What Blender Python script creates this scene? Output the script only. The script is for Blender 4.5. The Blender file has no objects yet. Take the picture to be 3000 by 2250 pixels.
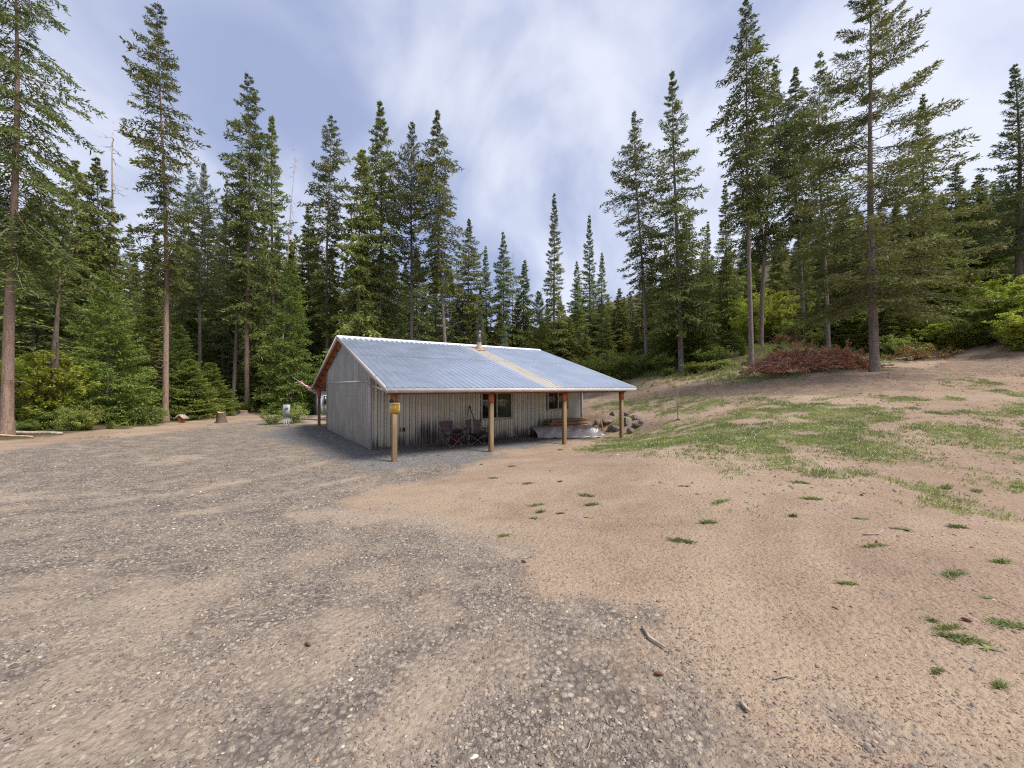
import bpy, math, random
import numpy as np
from mathutils import Vector, Matrix, Euler

# ------------------------------------------------------------------ camera, world, sun, exposure
sc = bpy.context.scene
COL = sc.collection
F_PX, CX, HY, EYE = 1170.0, 1500.0, 1135.0, 2.2      # focal length and horizon row measured on the 3000 px photo

cam_d = bpy.data.cameras.new('camera'); cam = bpy.data.objects.new('camera', cam_d); COL.objects.link(cam)
cam_d.sensor_width = 36.0; cam_d.lens = 36.0 * F_PX / 3000.0
cam_d.clip_start = 0.05; cam_d.clip_end = 2000
cam.location = (0, 0, EYE); cam.rotation_euler = (math.radians(90 + 0.49), 0, 0)
sc.camera = cam

SUN_ELEV, SUN_AZ = 56.0, 112.0        # azimuth clockwise from +Y: to the right, slightly behind the camera
world = bpy.data.worlds.new('World'); sc.world = world; world.use_nodes = True
wn, wl = world.node_tree.nodes, world.node_tree.links
wn.clear()
wout = wn.new('ShaderNodeOutputWorld'); wbg = wn.new('ShaderNodeBackground')
sky = wn.new('ShaderNodeTexSky'); sky.sky_type = 'NISHITA'; sky.sun_disc = False
sky.sun_elevation = math.radians(SUN_ELEV); sky.sun_rotation = math.radians(SUN_AZ)
sky.air_density = 1.0; sky.dust_density = 1.5; sky.ozone_density = 2.0
tc = wn.new('ShaderNodeTexCoord'); sep = wn.new('ShaderNodeSeparateXYZ')
wl.new(tc.outputs['Generated'], sep.inputs[0])
zadd = wn.new('ShaderNodeMath'); zadd.operation = 'MAXIMUM'; zadd.inputs[1].default_value = 0.0
wl.new(sep.outputs['Z'], zadd.inputs[0])
zad2 = wn.new('ShaderNodeMath'); zad2.operation = 'ADD'; zad2.inputs[1].default_value = 0.62
wl.new(zadd.outputs[0], zad2.inputs[0])
dx = wn.new('ShaderNodeMath'); dx.operation = 'DIVIDE'; wl.new(sep.outputs['X'], dx.inputs[0]); wl.new(zad2.outputs[0], dx.inputs[1])
dy = wn.new('ShaderNodeMath'); dy.operation = 'DIVIDE'; wl.new(sep.outputs['Y'], dy.inputs[0]); wl.new(zad2.outputs[0], dy.inputs[1])
comb = wn.new('ShaderNodeCombineXYZ'); wl.new(dx.outputs[0], comb.inputs[0]); wl.new(dy.outputs[0], comb.inputs[1])
mp = wn.new('ShaderNodeMapping'); mp.inputs['Rotation'].default_value = (0, 0, math.radians(24)); mp.inputs['Scale'].default_value = (1.5, 1.25, 1); mp.inputs['Location'].default_value = (1.7, 3.3, 0)
wl.new(comb.outputs[0], mp.inputs['Vector'])
cn = wn.new('ShaderNodeTexNoise'); cn.inputs['Scale'].default_value = 1.7; cn.inputs['Detail'].default_value = 7.0; cn.inputs['Roughness'].default_value = 0.50; cn.inputs['Distortion'].default_value = 0.45
wl.new(mp.outputs[0], cn.inputs['Vector'])
cr = wn.new('ShaderNodeMapRange'); cr.interpolation_type = 'SMOOTHSTEP'
cr.inputs['From Min'].default_value = 0.34; cr.inputs['From Max'].default_value = 0.66; cr.inputs['To Min'].default_value = 0.0; cr.inputs['To Max'].default_value = 1.0
wl.new(cn.outputs['Fac'], cr.inputs['Value'])
cloud = wn.new('ShaderNodeMix'); cloud.data_type = 'RGBA'        # cloud layer: from thin grey-blue to white
cloud.inputs[6].default_value = (2.45, 2.85, 4.3, 1); cloud.inputs[7].default_value = (5.6, 5.75, 6.5, 1)
wl.new(cr.outputs['Result'], cloud.inputs[0])
mix = wn.new('ShaderNodeMix'); mix.data_type = 'RGBA'; mix.inputs[0].default_value = 0.82
wl.new(sky.outputs[0], mix.inputs[6]); wl.new(cloud.outputs[2], mix.inputs[7])
wl.new(mix.outputs[2], wbg.inputs['Color']); wbg.inputs['Strength'].default_value = 0.10
wl.new(wbg.outputs[0], wout.inputs['Surface'])

sun_d = bpy.data.lights.new('sun', 'SUN'); sun = bpy.data.objects.new('sun', sun_d); COL.objects.link(sun)
sun_d.energy = 3.4; sun_d.angle = math.radians(22); sun_d.color = (1.0, 0.94, 0.86)
_el, _az = math.radians(SUN_ELEV), math.radians(SUN_AZ)
_sd = Vector((math.sin(_az) * math.cos(_el), math.cos(_az) * math.cos(_el), math.sin(_el)))
sun.rotation_euler = _sd.to_track_quat('Z', 'Y').to_euler()

sc.view_settings.view_transform = 'Standard'; sc.view_settings.look = 'None'
sc.view_settings.exposure = 0.78; sc.view_settings.gamma = 1.0; sc.view_settings.use_curve_mapping = False
sc.cycles.max_bounces = 5; sc.cycles.diffuse_bounces = 3; sc.cycles.glossy_bounces = 2
sc.cycles.transmission_bounces = 3; sc.cycles.transparent_max_bounces = 6
sc.cycles.use_denoising = False
sc.cycles.filter_width = 1.15

# ------------------------------------------------------------------ helpers
rng = np.random.default_rng(7)
random.seed(7)

def hash2(ix, iy, seed):
    n = (ix.astype(np.int64) * 374761393 + iy.astype(np.int64) * 668265263 + seed * 1442695041) & 0x7fffffff
    n = ((n ^ (n >> 13)) * 1274126177) & 0x7fffffff
    n = n ^ (n >> 16)
    return (n & 0xffff) / 65535.0

def vnoise(x, y, scale, seed=0):
    x = np.asarray(x, float) / scale; y = np.asarray(y, float) / scale
    ix, iy = np.floor(x), np.floor(y); fx, fy = x - ix, y - iy
    fx = fx * fx * (3 - 2 * fx); fy = fy * fy * (3 - 2 * fy)
    a = hash2(ix, iy, seed); b = hash2(ix + 1, iy, seed); c = hash2(ix, iy + 1, seed); d = hash2(ix + 1, iy + 1, seed)
    return (a * (1 - fx) + b * fx) * (1 - fy) + (c * (1 - fx) + d * fx) * fy

def fbm(x, y, scale, seed=0, oct=4):
    s, a, t = 0.0, 1.0, 0.0
    for i in range(oct):
        s = s + a * vnoise(x, y, scale / 2 ** i, seed + i * 17); t += a; a *= 0.55
    return s / t

def mk_mesh(name, V, F, attrs=None, smooth=False):
    """V (n,3); F one (m,k) array or a list of them"""
    V = np.asarray(V, np.float32)
    Fs = F if isinstance(F, list) else [F]
    Fs = [np.asarray(f, np.int32) for f in Fs if len(f)]
    me = bpy.data.meshes.new(name)
    me.vertices.add(len(V)); me.vertices.foreach_set('co', V.ravel())
    nl = sum(f.size for f in Fs); npoly = sum(len(f) for f in Fs)
    me.loops.add(nl); me.loops.foreach_set('vertex_index', np.concatenate([f.ravel() for f in Fs]))
    me.polygons.add(npoly)
    tot = np.concatenate([np.full(len(f), f.shape[1], np.int32) for f in Fs])
    st = np.concatenate([[0], np.cumsum(tot)[:-1]]).astype(np.int32)
    me.polygons.foreach_set('loop_start', st)
    if smooth: me.polygons.foreach_set('use_smooth', np.ones(npoly, bool))
    for k, (dom, arr) in (attrs or {}).items():
        arr = np.asarray(arr, np.float32)
        if arr.ndim == 1:
            a = me.attributes.new(k, 'FLOAT', dom); a.data.foreach_set('value', arr)
        else:
            a = me.attributes.new(k, 'FLOAT_COLOR', dom)
            a.data.foreach_set('color', np.concatenate([arr, np.ones((len(arr), 1), np.float32)], 1).ravel())
    me.update(calc_edges=True); me.validate()
    return me

class MB:
    """collects shapes and links them as one mesh object"""
    def __init__(s): s.V, s.F, s.n = [], [], 0
    def add(s, V, F):
        s.V.append(np.asarray(V, float)); s.F += [tuple(i + s.n for i in f) for f in F]; s.n += len(V); return s
    def box(s, x0, x1, y0, y1, z0, z1):
        V = [(x, y, z) for z in (z0, z1) for x, y in ((x0, y0), (x1, y0), (x1, y1), (x0, y1))]
        return s.add(V, [(3, 2, 1, 0), (4, 5, 6, 7), (0, 1, 5, 4), (1, 2, 6, 5), (2, 3, 7, 6), (3, 0, 4, 7)])
    def bar(s, a, b, w, h, up=(0, 0, 1)):
        a, b = Vector(a), Vector(b); t = (b - a).normalized(); up = Vector(up)
        n = t.cross(up)
        if n.length < 1e-4: n = t.cross(Vector((1, 0, 0)))
        n.normalize(); m = n.cross(t).normalized()
        V = [p + n * (w / 2 * i) + m * (h / 2 * j) for p in (a, b) for i, j in ((-1, -1), (1, -1), (1, 1), (-1, 1))]
        return s.add(V, [(0, 1, 2, 3), (7, 6, 5, 4), (0, 4, 5, 1), (1, 5, 6, 2), (2, 6, 7, 3), (3, 7, 4, 0)])
    def tube(s, pts, radii, k=8, caps=True):
        pts = [Vector(p) for p in pts]; V, Fc = [], []
        if not hasattr(radii, '__len__'): radii = [radii] * len(pts)
        pn = None
        for i, p in enumerate(pts):
            t = (pts[min(i + 1, len(pts) - 1)] - pts[max(i - 1, 0)]).normalized()
            n = (pn - t * pn.dot(t)) if pn else t.orthogonal()
            n.normalize(); pn = n; b = t.cross(n)
            V += [p + (n * math.cos(2 * math.pi * j / k) + b * math.sin(2 * math.pi * j / k)) * radii[i] for j in range(k)]
        for i in range(len(pts) - 1):
            for j in range(k):
                Fc.append((i * k + j, i * k + (j + 1) % k, (i + 1) * k + (j + 1) % k, (i + 1) * k + j))
        if caps:
            Fc.append(tuple(reversed(range(k)))); Fc.append(tuple((len(pts) - 1) * k + j for j in range(k)))
        return s.add(V, Fc)
    def grid(s, P):
        """P array (r,c,3)"""
        P = np.asarray(P, float); r, c = P.shape[:2]
        return s.add(P.reshape(-1, 3), [(i * c + j, i * c + j + 1, (i + 1) * c + j + 1, (i + 1) * c + j) for i in range(r - 1) for j in range(c - 1)])
    def mesh(s, name, mat, smooth=False):
        V = np.concatenate(s.V); by = {}
        for f in s.F: by.setdefault(len(f), []).append(f)
        me = mk_mesh(name, V, [np.array(v) for v in by.values()], smooth=smooth)
        if mat: me.materials.append(mat)
        return me
    def build(s, name, mat, parent=None, smooth=False, label=None):
        o = bpy.data.objects.new(name, s.mesh(name, mat, smooth)); COL.objects.link(o); o.parent = parent
        if label: o['label'] = label
        return o

def tag(o, label=None, cat=None, group=None, kind=None):
    if label: o['label'] = label
    if cat: o['category'] = cat
    if group: o['group'] = group
    if kind: o['kind'] = kind
    return o

def empty(name, loc=(0, 0, 0), rot=(0, 0, 0), scale=(1, 1, 1)):
    o = bpy.data.objects.new(name, None); COL.objects.link(o); o.empty_display_size = 0.2
    o.location = loc; o.rotation_euler = rot; o.scale = scale
    return o

def link(name, me, parent=None):
    o = bpy.data.objects.new(name, me); COL.objects.link(o); o.parent = parent
    return o

# ---- materials
def nt(m):
    m.use_nodes = True; t = m.node_tree; t.nodes.clear()
    out = t.nodes.new('ShaderNodeOutputMaterial'); p = t.nodes.new('ShaderNodeBsdfPrincipled')
    t.links.new(p.outputs[0], out.inputs[0])
    return t, t.nodes, t.links, p, out

def noise(N, L, scale, detail=4, rough=0.55, stretch=(1, 1, 1), coord='Object', loc=(0, 0, 0)):
    tcn = N.new('ShaderNodeTexCoord'); mpn = N.new('ShaderNodeMapping'); mpn.inputs['Scale'].default_value = stretch; mpn.inputs['Location'].default_value = loc
    L.new(tcn.outputs[coord], mpn.inputs['Vector'])
    n = N.new('ShaderNodeTexNoise'); n.inputs['Scale'].default_value = scale; n.inputs['Detail'].default_value = detail; n.inputs['Roughness'].default_value = rough
    L.new(mpn.outputs[0], n.inputs['Vector'])
    return n

def ramp(N, L, src, a, b):
    r = N.new('ShaderNodeMapRange'); r.interpolation_type = 'SMOOTHSTEP'
    r.inputs['From Min'].default_value = a; r.inputs['From Max'].default_value = b
    L.new(src, r.inputs['Value']); return r.outputs['Result']

def mixc(N, L, fac, c1, c2, mode='MIX'):
    m = N.new('ShaderNodeMix'); m.data_type = 'RGBA'; m.blend_type = mode
    if isinstance(fac, (int, float)): m.inputs[0].default_value = fac
    else: L.new(fac, m.inputs[0])
    for i, c in ((6, c1), (7, c2)):
        if isinstance(c, (tuple, list)): m.inputs[i].default_value = (*c, 1)
        else: L.new(c, m.inputs[i])
    return m.outputs[2]

def mat_two(name, c1, c2, scale=6, rough=0.7, metallic=0.0, stretch=(1, 1, 1), bump=0.0, lo=0.35, hi=0.65, rvar=0.0, spec=0.5):
    m = bpy.data.materials.new(name); t, N, L, p, out = nt(m)
    n = noise(N, L, scale, 5, 0.6, stretch)
    f = ramp(N, L, n.outputs['Fac'], lo, hi)
    L.new(mixc(N, L, f, c1, c2), p.inputs['Base Color'])
    p.inputs['Roughness'].default_value = rough; p.inputs['Metallic'].default_value = metallic
    p.inputs['Specular IOR Level'].default_value = spec
    if rvar:
        mr = N.new('ShaderNodeMapRange'); mr.inputs['To Min'].default_value = rough - rvar; mr.inputs['To Max'].default_value = rough + rvar
        L.new(n.outputs['Fac'], mr.inputs['Value']); L.new(mr.outputs['Result'], p.inputs['Roughness'])
    if bump:
        b = N.new('ShaderNodeBump'); b.inputs['Strength'].default_value = bump; b.inputs['Distance'].default_value = 0.02
        L.new(n.outputs['Fac'], b.inputs['Height']); L.new(b.outputs[0], p.inputs['Normal'])
    return m

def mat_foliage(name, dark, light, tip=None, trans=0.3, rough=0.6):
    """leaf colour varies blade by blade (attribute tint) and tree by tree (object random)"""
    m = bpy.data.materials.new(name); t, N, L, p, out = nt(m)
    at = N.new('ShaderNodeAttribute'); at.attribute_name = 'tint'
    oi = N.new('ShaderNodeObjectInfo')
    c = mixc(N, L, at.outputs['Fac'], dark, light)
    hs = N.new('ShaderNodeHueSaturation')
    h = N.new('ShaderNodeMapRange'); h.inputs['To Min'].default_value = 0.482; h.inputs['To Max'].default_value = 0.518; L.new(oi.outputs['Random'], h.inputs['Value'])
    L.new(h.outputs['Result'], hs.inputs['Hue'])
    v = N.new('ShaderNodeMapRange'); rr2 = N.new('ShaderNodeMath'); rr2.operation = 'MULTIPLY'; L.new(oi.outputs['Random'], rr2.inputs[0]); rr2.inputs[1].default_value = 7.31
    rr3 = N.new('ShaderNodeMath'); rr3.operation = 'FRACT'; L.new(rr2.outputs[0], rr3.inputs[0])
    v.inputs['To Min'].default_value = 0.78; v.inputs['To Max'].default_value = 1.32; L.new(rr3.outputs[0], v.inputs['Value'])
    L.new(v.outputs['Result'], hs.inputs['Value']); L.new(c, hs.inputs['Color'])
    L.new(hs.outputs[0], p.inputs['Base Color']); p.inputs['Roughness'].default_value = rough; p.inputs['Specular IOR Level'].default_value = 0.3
    tr = N.new('ShaderNodeBsdfTranslucent'); L.new(hs.outputs[0], tr.inputs['Color'])
    ms = N.new('ShaderNodeMixShader'); ms.inputs[0].default_value = trans
    L.new(p.outputs[0], ms.inputs[1]); L.new(tr.outputs[0], ms.inputs[2]); L.new(ms.outputs[0], out.inputs[0])
    return m

def mat_bark(name, c1, c2, c3):
    m = bpy.data.materials.new(name); t, N, L, p, out = nt(m)
    n1 = noise(N, L, 9, 6, 0.65, (1, 1, 0.22)); n2 = noise(N, L, 1.3, 3, 0.5, (1, 1, 0.5)); n3 = noise(N, L, 26, 4, 0.6, (1, 1, 0.35))
    c = mixc(N, L, ramp(N, L, n1.outputs['Fac'], 0.38, 0.6), c1, c2)
    c = mixc(N, L, ramp(N, L, n2.outputs['Fac'], 0.45, 0.7), c, c3)
    c = mixc(N, L, ramp(N, L, n3.outputs['Fac'], 0.52, 0.75), c, tuple(0.35 * v for v in c1))
    L.new(c, p.inputs['Base Color']); p.inputs['Roughness'].default_value = 0.9; p.inputs['Specular IOR Level'].default_value = 0.2
    b = N.new('ShaderNodeBump'); b.inputs['Strength'].default_value = 0.9; b.inputs['Distance'].default_value = 0.05
    L.new(n1.outputs['Fac'], b.inputs['Height']); L.new(b.outputs[0], p.inputs['Normal'])
    return m

# ------------------------------------------------------------------ terrain
CAB0 = np.array([-4.98, 14.0]); CU = np.array([0.824, 0.567]); CV = np.array([-0.567, 0.824])   # cabin near corner and axes
CROT = math.atan2(0.567, 0.824)
def cab(t, s): return CAB0 + CU * t + CV * s

ctrl = []
def cp(px, py, d): ctrl.append(((px - CX) / F_PX * d, d, EYE - (py - HY) / F_PX * d))
for t_ in (-1.5, 2.5, 6.5, 9.6):
    for s_ in (-2.6, 0.5, 4, 8, 11): ctrl.append((*cab(t_, s_), 0.0))
ctrl += [(0, 1.5, .43), (-5, 3, .40), (4, 2, .5), (0, 6, .30), (-4, 7, .2), (-9, 7, .22), (-10, 12, .08), (-3.5, 10.4, .04), (0, 11.3, .16), (-15, 10, .22),
         (-16, 18, .12), (-14, 26, .0), (-20, 34, .05), (-13, 40, .2), (-30, 20, .4), (-32, 34, .3), (-26, 50, .8), (-5, 40, .5), (5, 34, 1.0), (0, -12, .6), (-20, -10, .5), (20, -10, 1.0)]
for a in [(20, 1275, 16), (485, 1235, 25), (725, 1207, 34), (2000, 1300, 10.5), (1700, 1330, 13.0), (2000, 1215, 17), (1823, 1240, 18.6), (1722, 1222, 20.4), (1900, 1200, 20.5), (1750, 1165, 27), (1900, 1140, 29), (1900, 1115, 32.5),
          (1892, 1085, 36), (1996, 1085, 33), (2200, 1071, 27), (2200, 1130, 20), (2563, 1085, 19.5), (2563, 1135, 16.5), (2563, 1200, 13), (2563, 1300, 9.2), (2563, 1500, 5.2), (2300, 1085, 24),
          (2990, 1060, 20), (2990, 1135, 15), (2990, 1250, 10), (2990, 1500, 5.4), (2990, 960, 24), (2990, 889, 26.5), (2700, 1040, 26), (2700, 985, 31), (2400, 1017, 31), (2228, 1010, 33.5), (1900, 1060, 45), (2100, 1040, 40), (1700, 1120, 44), (2600, 900, 45)]:
    cp(*a)
ctrl += [(75, 40, 19), (60, 20, 12), (45, 5, 6), (50, 80, 26), (20, 85, 13), (0, 85, 5), (-35, 85, 3), (-80, 60, 4), (-70, 20, 2), (-60, -10, 1), (60, -10, 4), (100, 110, 42), (30, 140, 30), (-20, 140, 14), (-100, 130, 14), (140, 60, 40), (120, 0, 20), (-140, 0, 6), (0, -60, 0), (100, -60, 4), (-100, -60, 1)]
ctrl = np.array(ctrl); _xy = ctrl[:, :2] / 30.0
def _U(r2): return np.where(r2 > 1e-12, r2 * np.log(np.maximum(r2, 1e-12)), 0.0)
_n = len(ctrl)
_K = _U(((_xy[:, None] - _xy[None]) ** 2).sum(-1)) + np.eye(_n) * 6e-4
_P = np.concatenate([np.ones((_n, 1)), _xy], 1)
_A = np.zeros((_n + 3, _n + 3)); _A[:_n, :_n] = _K; _A[:_n, _n:] = _P; _A[_n:, :_n] = _P.T
_w = np.linalg.solve(_A, np.concatenate([ctrl[:, 2], np.zeros(3)]))
def terr0(x, y):
    x = np.atleast_1d(np.asarray(x, float)); y = np.atleast_1d(np.asarray(y, float))
    xc, yc = np.clip(x, -150, 150), np.clip(y, -70, 150)
    out = np.empty(len(xc))
    for i in range(0, len(xc), 20000):
        q = np.stack([xc[i:i + 20000], yc[i:i + 20000]], 1) / 30.0
        out[i:i + 20000] = _U(((q[:, None] - _xy[None]) ** 2).sum(-1)) @ _w[:_n] + _w[_n] + q @ _w[_n + 1:]
    # the cabin stands on a level pad
    rel = np.stack([x, y], 1) - CAB0; t = rel @ CU; s = rel @ CV
    dpad = np.maximum(np.maximum(np.maximum(-0.6 - t, t - 10.3), np.maximum(-3.1 - s, s - 11)), 0)
    k = np.clip(dpad / 1.3, 0, 1); k = k * k * (3 - 2 * k)
    return out * k
def terr(x, y):
    x = np.atleast_1d(np.asarray(x, float)); y = np.atleast_1d(np.asarray(y, float))
    z = terr0(x, y)
    d = np.hypot(x, y)
    rough = np.clip((x - 2) / 10, 0, 1) * np.clip((y - 8) / 10, 0, 1) + np.clip((-x - 14) / 6, 0, 1)
    z = z + (fbm(x, y, 2.2, 3, 3) - .5) * (0.05 + 0.22 * rough) + (fbm(x, y, .5, 9, 3) - .5) * (0.02 + 0.11 * rough)
    return z
def T(x, y): return float(terr(x, y)[0])
def hit(px, py):
    """ground point seen at a photo pixel, by marching the ray"""
    d = np.geomspace(1.2, 90, 500); x = (px - CX) / F_PX * d; z = EYE - (py - HY) / F_PX * d
    below = z < terr0(x, d)
    i = int(np.argmax(below)) if below.any() else len(d) - 1
    return x[i], d[i]

def poly_sd(x, y, P):
    """signed distance to polygon, positive inside"""
    P = np.asarray(P); ins = np.zeros(len(x), bool); dmin = np.full(len(x), 1e9)
    for i in range(len(P)):
        a, b = P[i - 1], P[i]
        e = b - a; wx, wy = x - a[0], y - a[1]
        tt = np.clip((wx * e[0] + wy * e[1]) / max(e @ e, 1e-9), 0, 1)
        dmin = np.minimum(dmin, np.hypot(wx - e[0] * tt, wy - e[1] * tt))
        c = ((a[1] > y) != (b[1] > y))
        with np.errstate(divide='ignore', invalid='ignore'):
            ins ^= c & (x < (b[0] - a[0]) * (y - a[1]) / (b[1] - a[1]) + a[0])
    return np.where(ins, dmin, -dmin)

gravel_poly = [hit(*p) for p in [(-300, 1345), (0, 1318), (200, 1300), (400, 1278), (560, 1258), (700, 1236), (850, 1226), (930, 1232)]] + \
    [tuple(cab(-.3, 11)), tuple(cab(5, 11)), tuple(cab(10, 9)), tuple(cab(9.9, -2.6))] + \
    [hit(*p) for p in [(1640, 1290), (1500, 1322), (1380, 1357), (1280, 1392), (1180, 1412), (1100, 1445), (1080, 1475), (1150, 1530), (1260, 1578), (1420, 1592), (1500, 1605), (1500, 1720), (1640, 1735), (1770, 1790), (1880, 1850), (1960, 1920), (2010, 1995), (2130, 2060), (2260, 2130)]] + \
    [(2.4, 1.6), (2.6, -4), (-25, -4), (-26, 8)]
fresh_poly = [tuple(cab(-1.2, 10.8)), tuple(cab(-3.5, 8)), tuple(cab(-1.2, 1.0)), tuple(cab(-1.6, -1.5)), tuple(cab(-.9, -3.6)), tuple(cab(1.2, -4.0)), tuple(cab(4, -3.4)), tuple(cab(7.2, -2.8)), tuple(cab(9.9, -2.2)), tuple(cab(9.9, 0)), tuple(cab(9.9, 10.8))]
grass_polys = [[hit(*p) for p in q] for q in [
    [(1690, 1315), (1770, 1290), (1870, 1262), (1960, 1240), (2060, 1236), (2160, 1188), (2290, 1176), (2420, 1192), (2560, 1208), (2720, 1228), (2740, 1258), (2640, 1272), (2640, 1310), (2790, 1335), (2780, 1348), (2560, 1338), (2400, 1345), (2240, 1372), (2190, 1360), (2080, 1330), (1960, 1328), (1840, 1322)],
    [(2700, 1262), (2830, 1215), (3080, 1170), (3150, 1300), (2960, 1300), (2860, 1305), (2760, 1292)],
    [(1730, 1195), (1800, 1172), (1950, 1168), (2140, 1172), (2180, 1185), (2010, 1205), (1870, 1200), (1800, 1205)],
    [(2900, 1400), (3080, 1380), (3200, 1450), (3000, 1450)],
    [(240, 1288), (300, 1272), (400, 1266), (400, 1274), (320, 1284)],
    [(1990, 1095), (2100, 1075), (2190, 1060), (2260, 1090), (2160, 1108), (2040, 1112)],
    [(2200, 1120), (2330, 1096), (2330, 1106), (2250, 1122)],
    [(1800, 1120), (1880, 1095), (1990, 1085), (2040, 1100), (1920, 1112), (1840, 1124)],
    [(2310, 1050), (2300, 1010), (2340, 1005), (2350, 1050)]]]
road_poly = [hit(*p) for p in [(1720, 1158), (1900, 1136), (2150, 1128), (2400, 1110), (2600, 1092), (2760, 1065), (3000, 1040), (3100, 1075), (2860, 1115), (2600, 1150), (2350, 1165), (2000, 1165), (1760, 1170)]]
forest_L = [(-200, 2), (-30, 8)] + [hit(*p) for p in [(-100, 1296), (50, 1284), (200, 1272), (350, 1258), (500, 1238), (650, 1222), (760, 1208), (860, 1205)]] + [tuple(cab(1, 12.5)), tuple(cab(12, 11)), (4, 34)] + \
    [hit(*p) for p in [(1760, 1122), (1900, 1103), (2050, 1098), (2200, 1075), (2300, 1060), (2450, 1052), (2600, 1055), (2750, 1048), (2850, 1020), (3000, 1005)]] + [(36, 18), (200, 10), (300, 300), (-300, 300)]

TRACKS = [[hit(*p) for p in q] for q in [
    [(-200, 1580), (0, 1560), (300, 1535), (600, 1500), (900, 1432), (1080, 1392)], [(-200, 1505), (0, 1492), (300, 1474), (560, 1440), (850, 1380), (980, 1345)],
    [(-100, 1860), (0, 1840), (250, 1790), (470, 1740), (760, 1680), (1000, 1600)], [(560, 2300), (800, 2080), (950, 1960), (1150, 1850), (1330, 1700)],
    [(1120, 2300), (1230, 2090), (1330, 1960), (1500, 1860)], [(2330, 2300), (2240, 2000), (2140, 1760), (2095, 1610), (2130, 1490), (2260, 1410)],
    [(2800, 2300), (2610, 1960), (2450, 1710), (2370, 1570), (2385, 1475), (2500, 1400)], [(0, 2000), (200, 1950), (420, 1900)], [(1700, 1390), (1400, 1440), (1180, 1480)], [(1720, 1420), (1450, 1490), (1260, 1540)]]]
def track_mask(x, y):
    m_ = np.zeros(len(x))
    for k, P in enumerate(TRACKS):
        d = np.full(len(x), 1e9); P = np.asarray(P)
        for a, b in zip(P[:-1], P[1:]):
            e = b - a; tt = np.clip(((x - a[0]) * e[0] + (y - a[1]) * e[1]) / (e @ e), 0, 1); d = np.minimum(d, np.hypot(x - a[0] - e[0] * tt, y - a[1] - e[1] * tt))
        w = .17 + .05 * (k % 3); m_ = np.maximum(m_, np.clip(1.5 - d / w, 0, 1))
    return m_ * np.clip(fbm(x, y, .8, 515, 4) * 2.6 - .6, 0, 1)
def masks(x, y):
    wx = x + (fbm(x, y, 1.3, 31, 5) - .5) * 1.9; wy = y + (fbm(x, y, 1.3, 57, 5) - .5) * 1.9
    fine = fbm(x, y, .45, 77, 3) - .5
    g = np.clip(.5 + (poly_sd(wx, wy, gravel_poly) * .8 + fine * 1.3), 0, 1)
    big = fbm(x, y, 2.4, 101, 4)
    tan = np.maximum(np.clip((big - .61) * 5 + fine * 2.4, 0, 1), track_mask(x, y) * np.clip(.7 + fine * 2.5, 0, 1))                     # worn patches where the gravel is thin
    fr = np.clip(.5 + poly_sd(wx, wy, fresh_poly) * 1.6 + fine * .6, 0, 1)
    gr = np.zeros(len(x))
    for P in grass_polys: gr = np.maximum(gr, np.clip(.42 + poly_sd(wx, wy, P) * .55, 0, 1))
    n2 = fbm(x * .8, y, .9, 131, 4)
    gr = gr * np.clip((n2 - .36) * 6, 0, 1)
    sp = np.clip((fbm(x, y, .8, 151, 4) - .53) * 7, 0, 1) * np.clip((x - 2.0) / 3.5, 0, 1) * np.clip((y - 2.6) / 5, 0, 1)   # scattered tufts on the right
    rd = np.clip(.5 + poly_sd(wx, wy, road_poly) * .9, 0, 1)
    sp = sp * (1 - rd * .85)
    fo = np.clip(.5 + poly_sd(wx, wy, forest_L) * .7, 0, 1)
    return g * (1 - fo), tan, fr * (1 - fo), np.maximum(gr, sp * .8), fo, rd

def axis(*segs):
    out = [np.array([segs[0][0]])]
    for a, b, st in segs:
        n = max(1, int(round((b - a) / st))); out.append(np.linspace(a, b, n + 1)[1:])
    return np.concatenate(out)
gx = axis((-400, -160, 40), (-160, -40, 4), (-40, -12, .35), (-12, 12, .11), (12, 40, .3), (40, 160, 4), (160, 400, 40))
gy = axis((-300, -12, 24), (-12, 0, .8), (0, 14, .11), (14, 38, .25), (38, 160, 2.5), (160, 500, 40))
GX, GY = np.meshgrid(gx, gy); X, Y = GX.ravel(), GY.ravel()
Z = terr(X, Y)
mg, mt, mf, mgr, mfo, mrd = masks(X, Y)
nr, ncg = GX.shape
idx = np.arange(nr * ncg).reshape(nr, ncg)
quads = np.stack([idx[:-1, :-1], idx[:-1, 1:], idx[1:, 1:], idx[1:, :-1]], -1).reshape(-1, 4)
me = mk_mesh('ground', np.stack([X, Y, Z], 1), quads, {'gravel': ('POINT', mg), 'bare': ('POINT', mt), 'fresh': ('POINT', mf), 'grass': ('POINT', mgr), 'forest': ('POINT', mfo), 'road': ('POINT', mrd)}, smooth=True)

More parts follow.
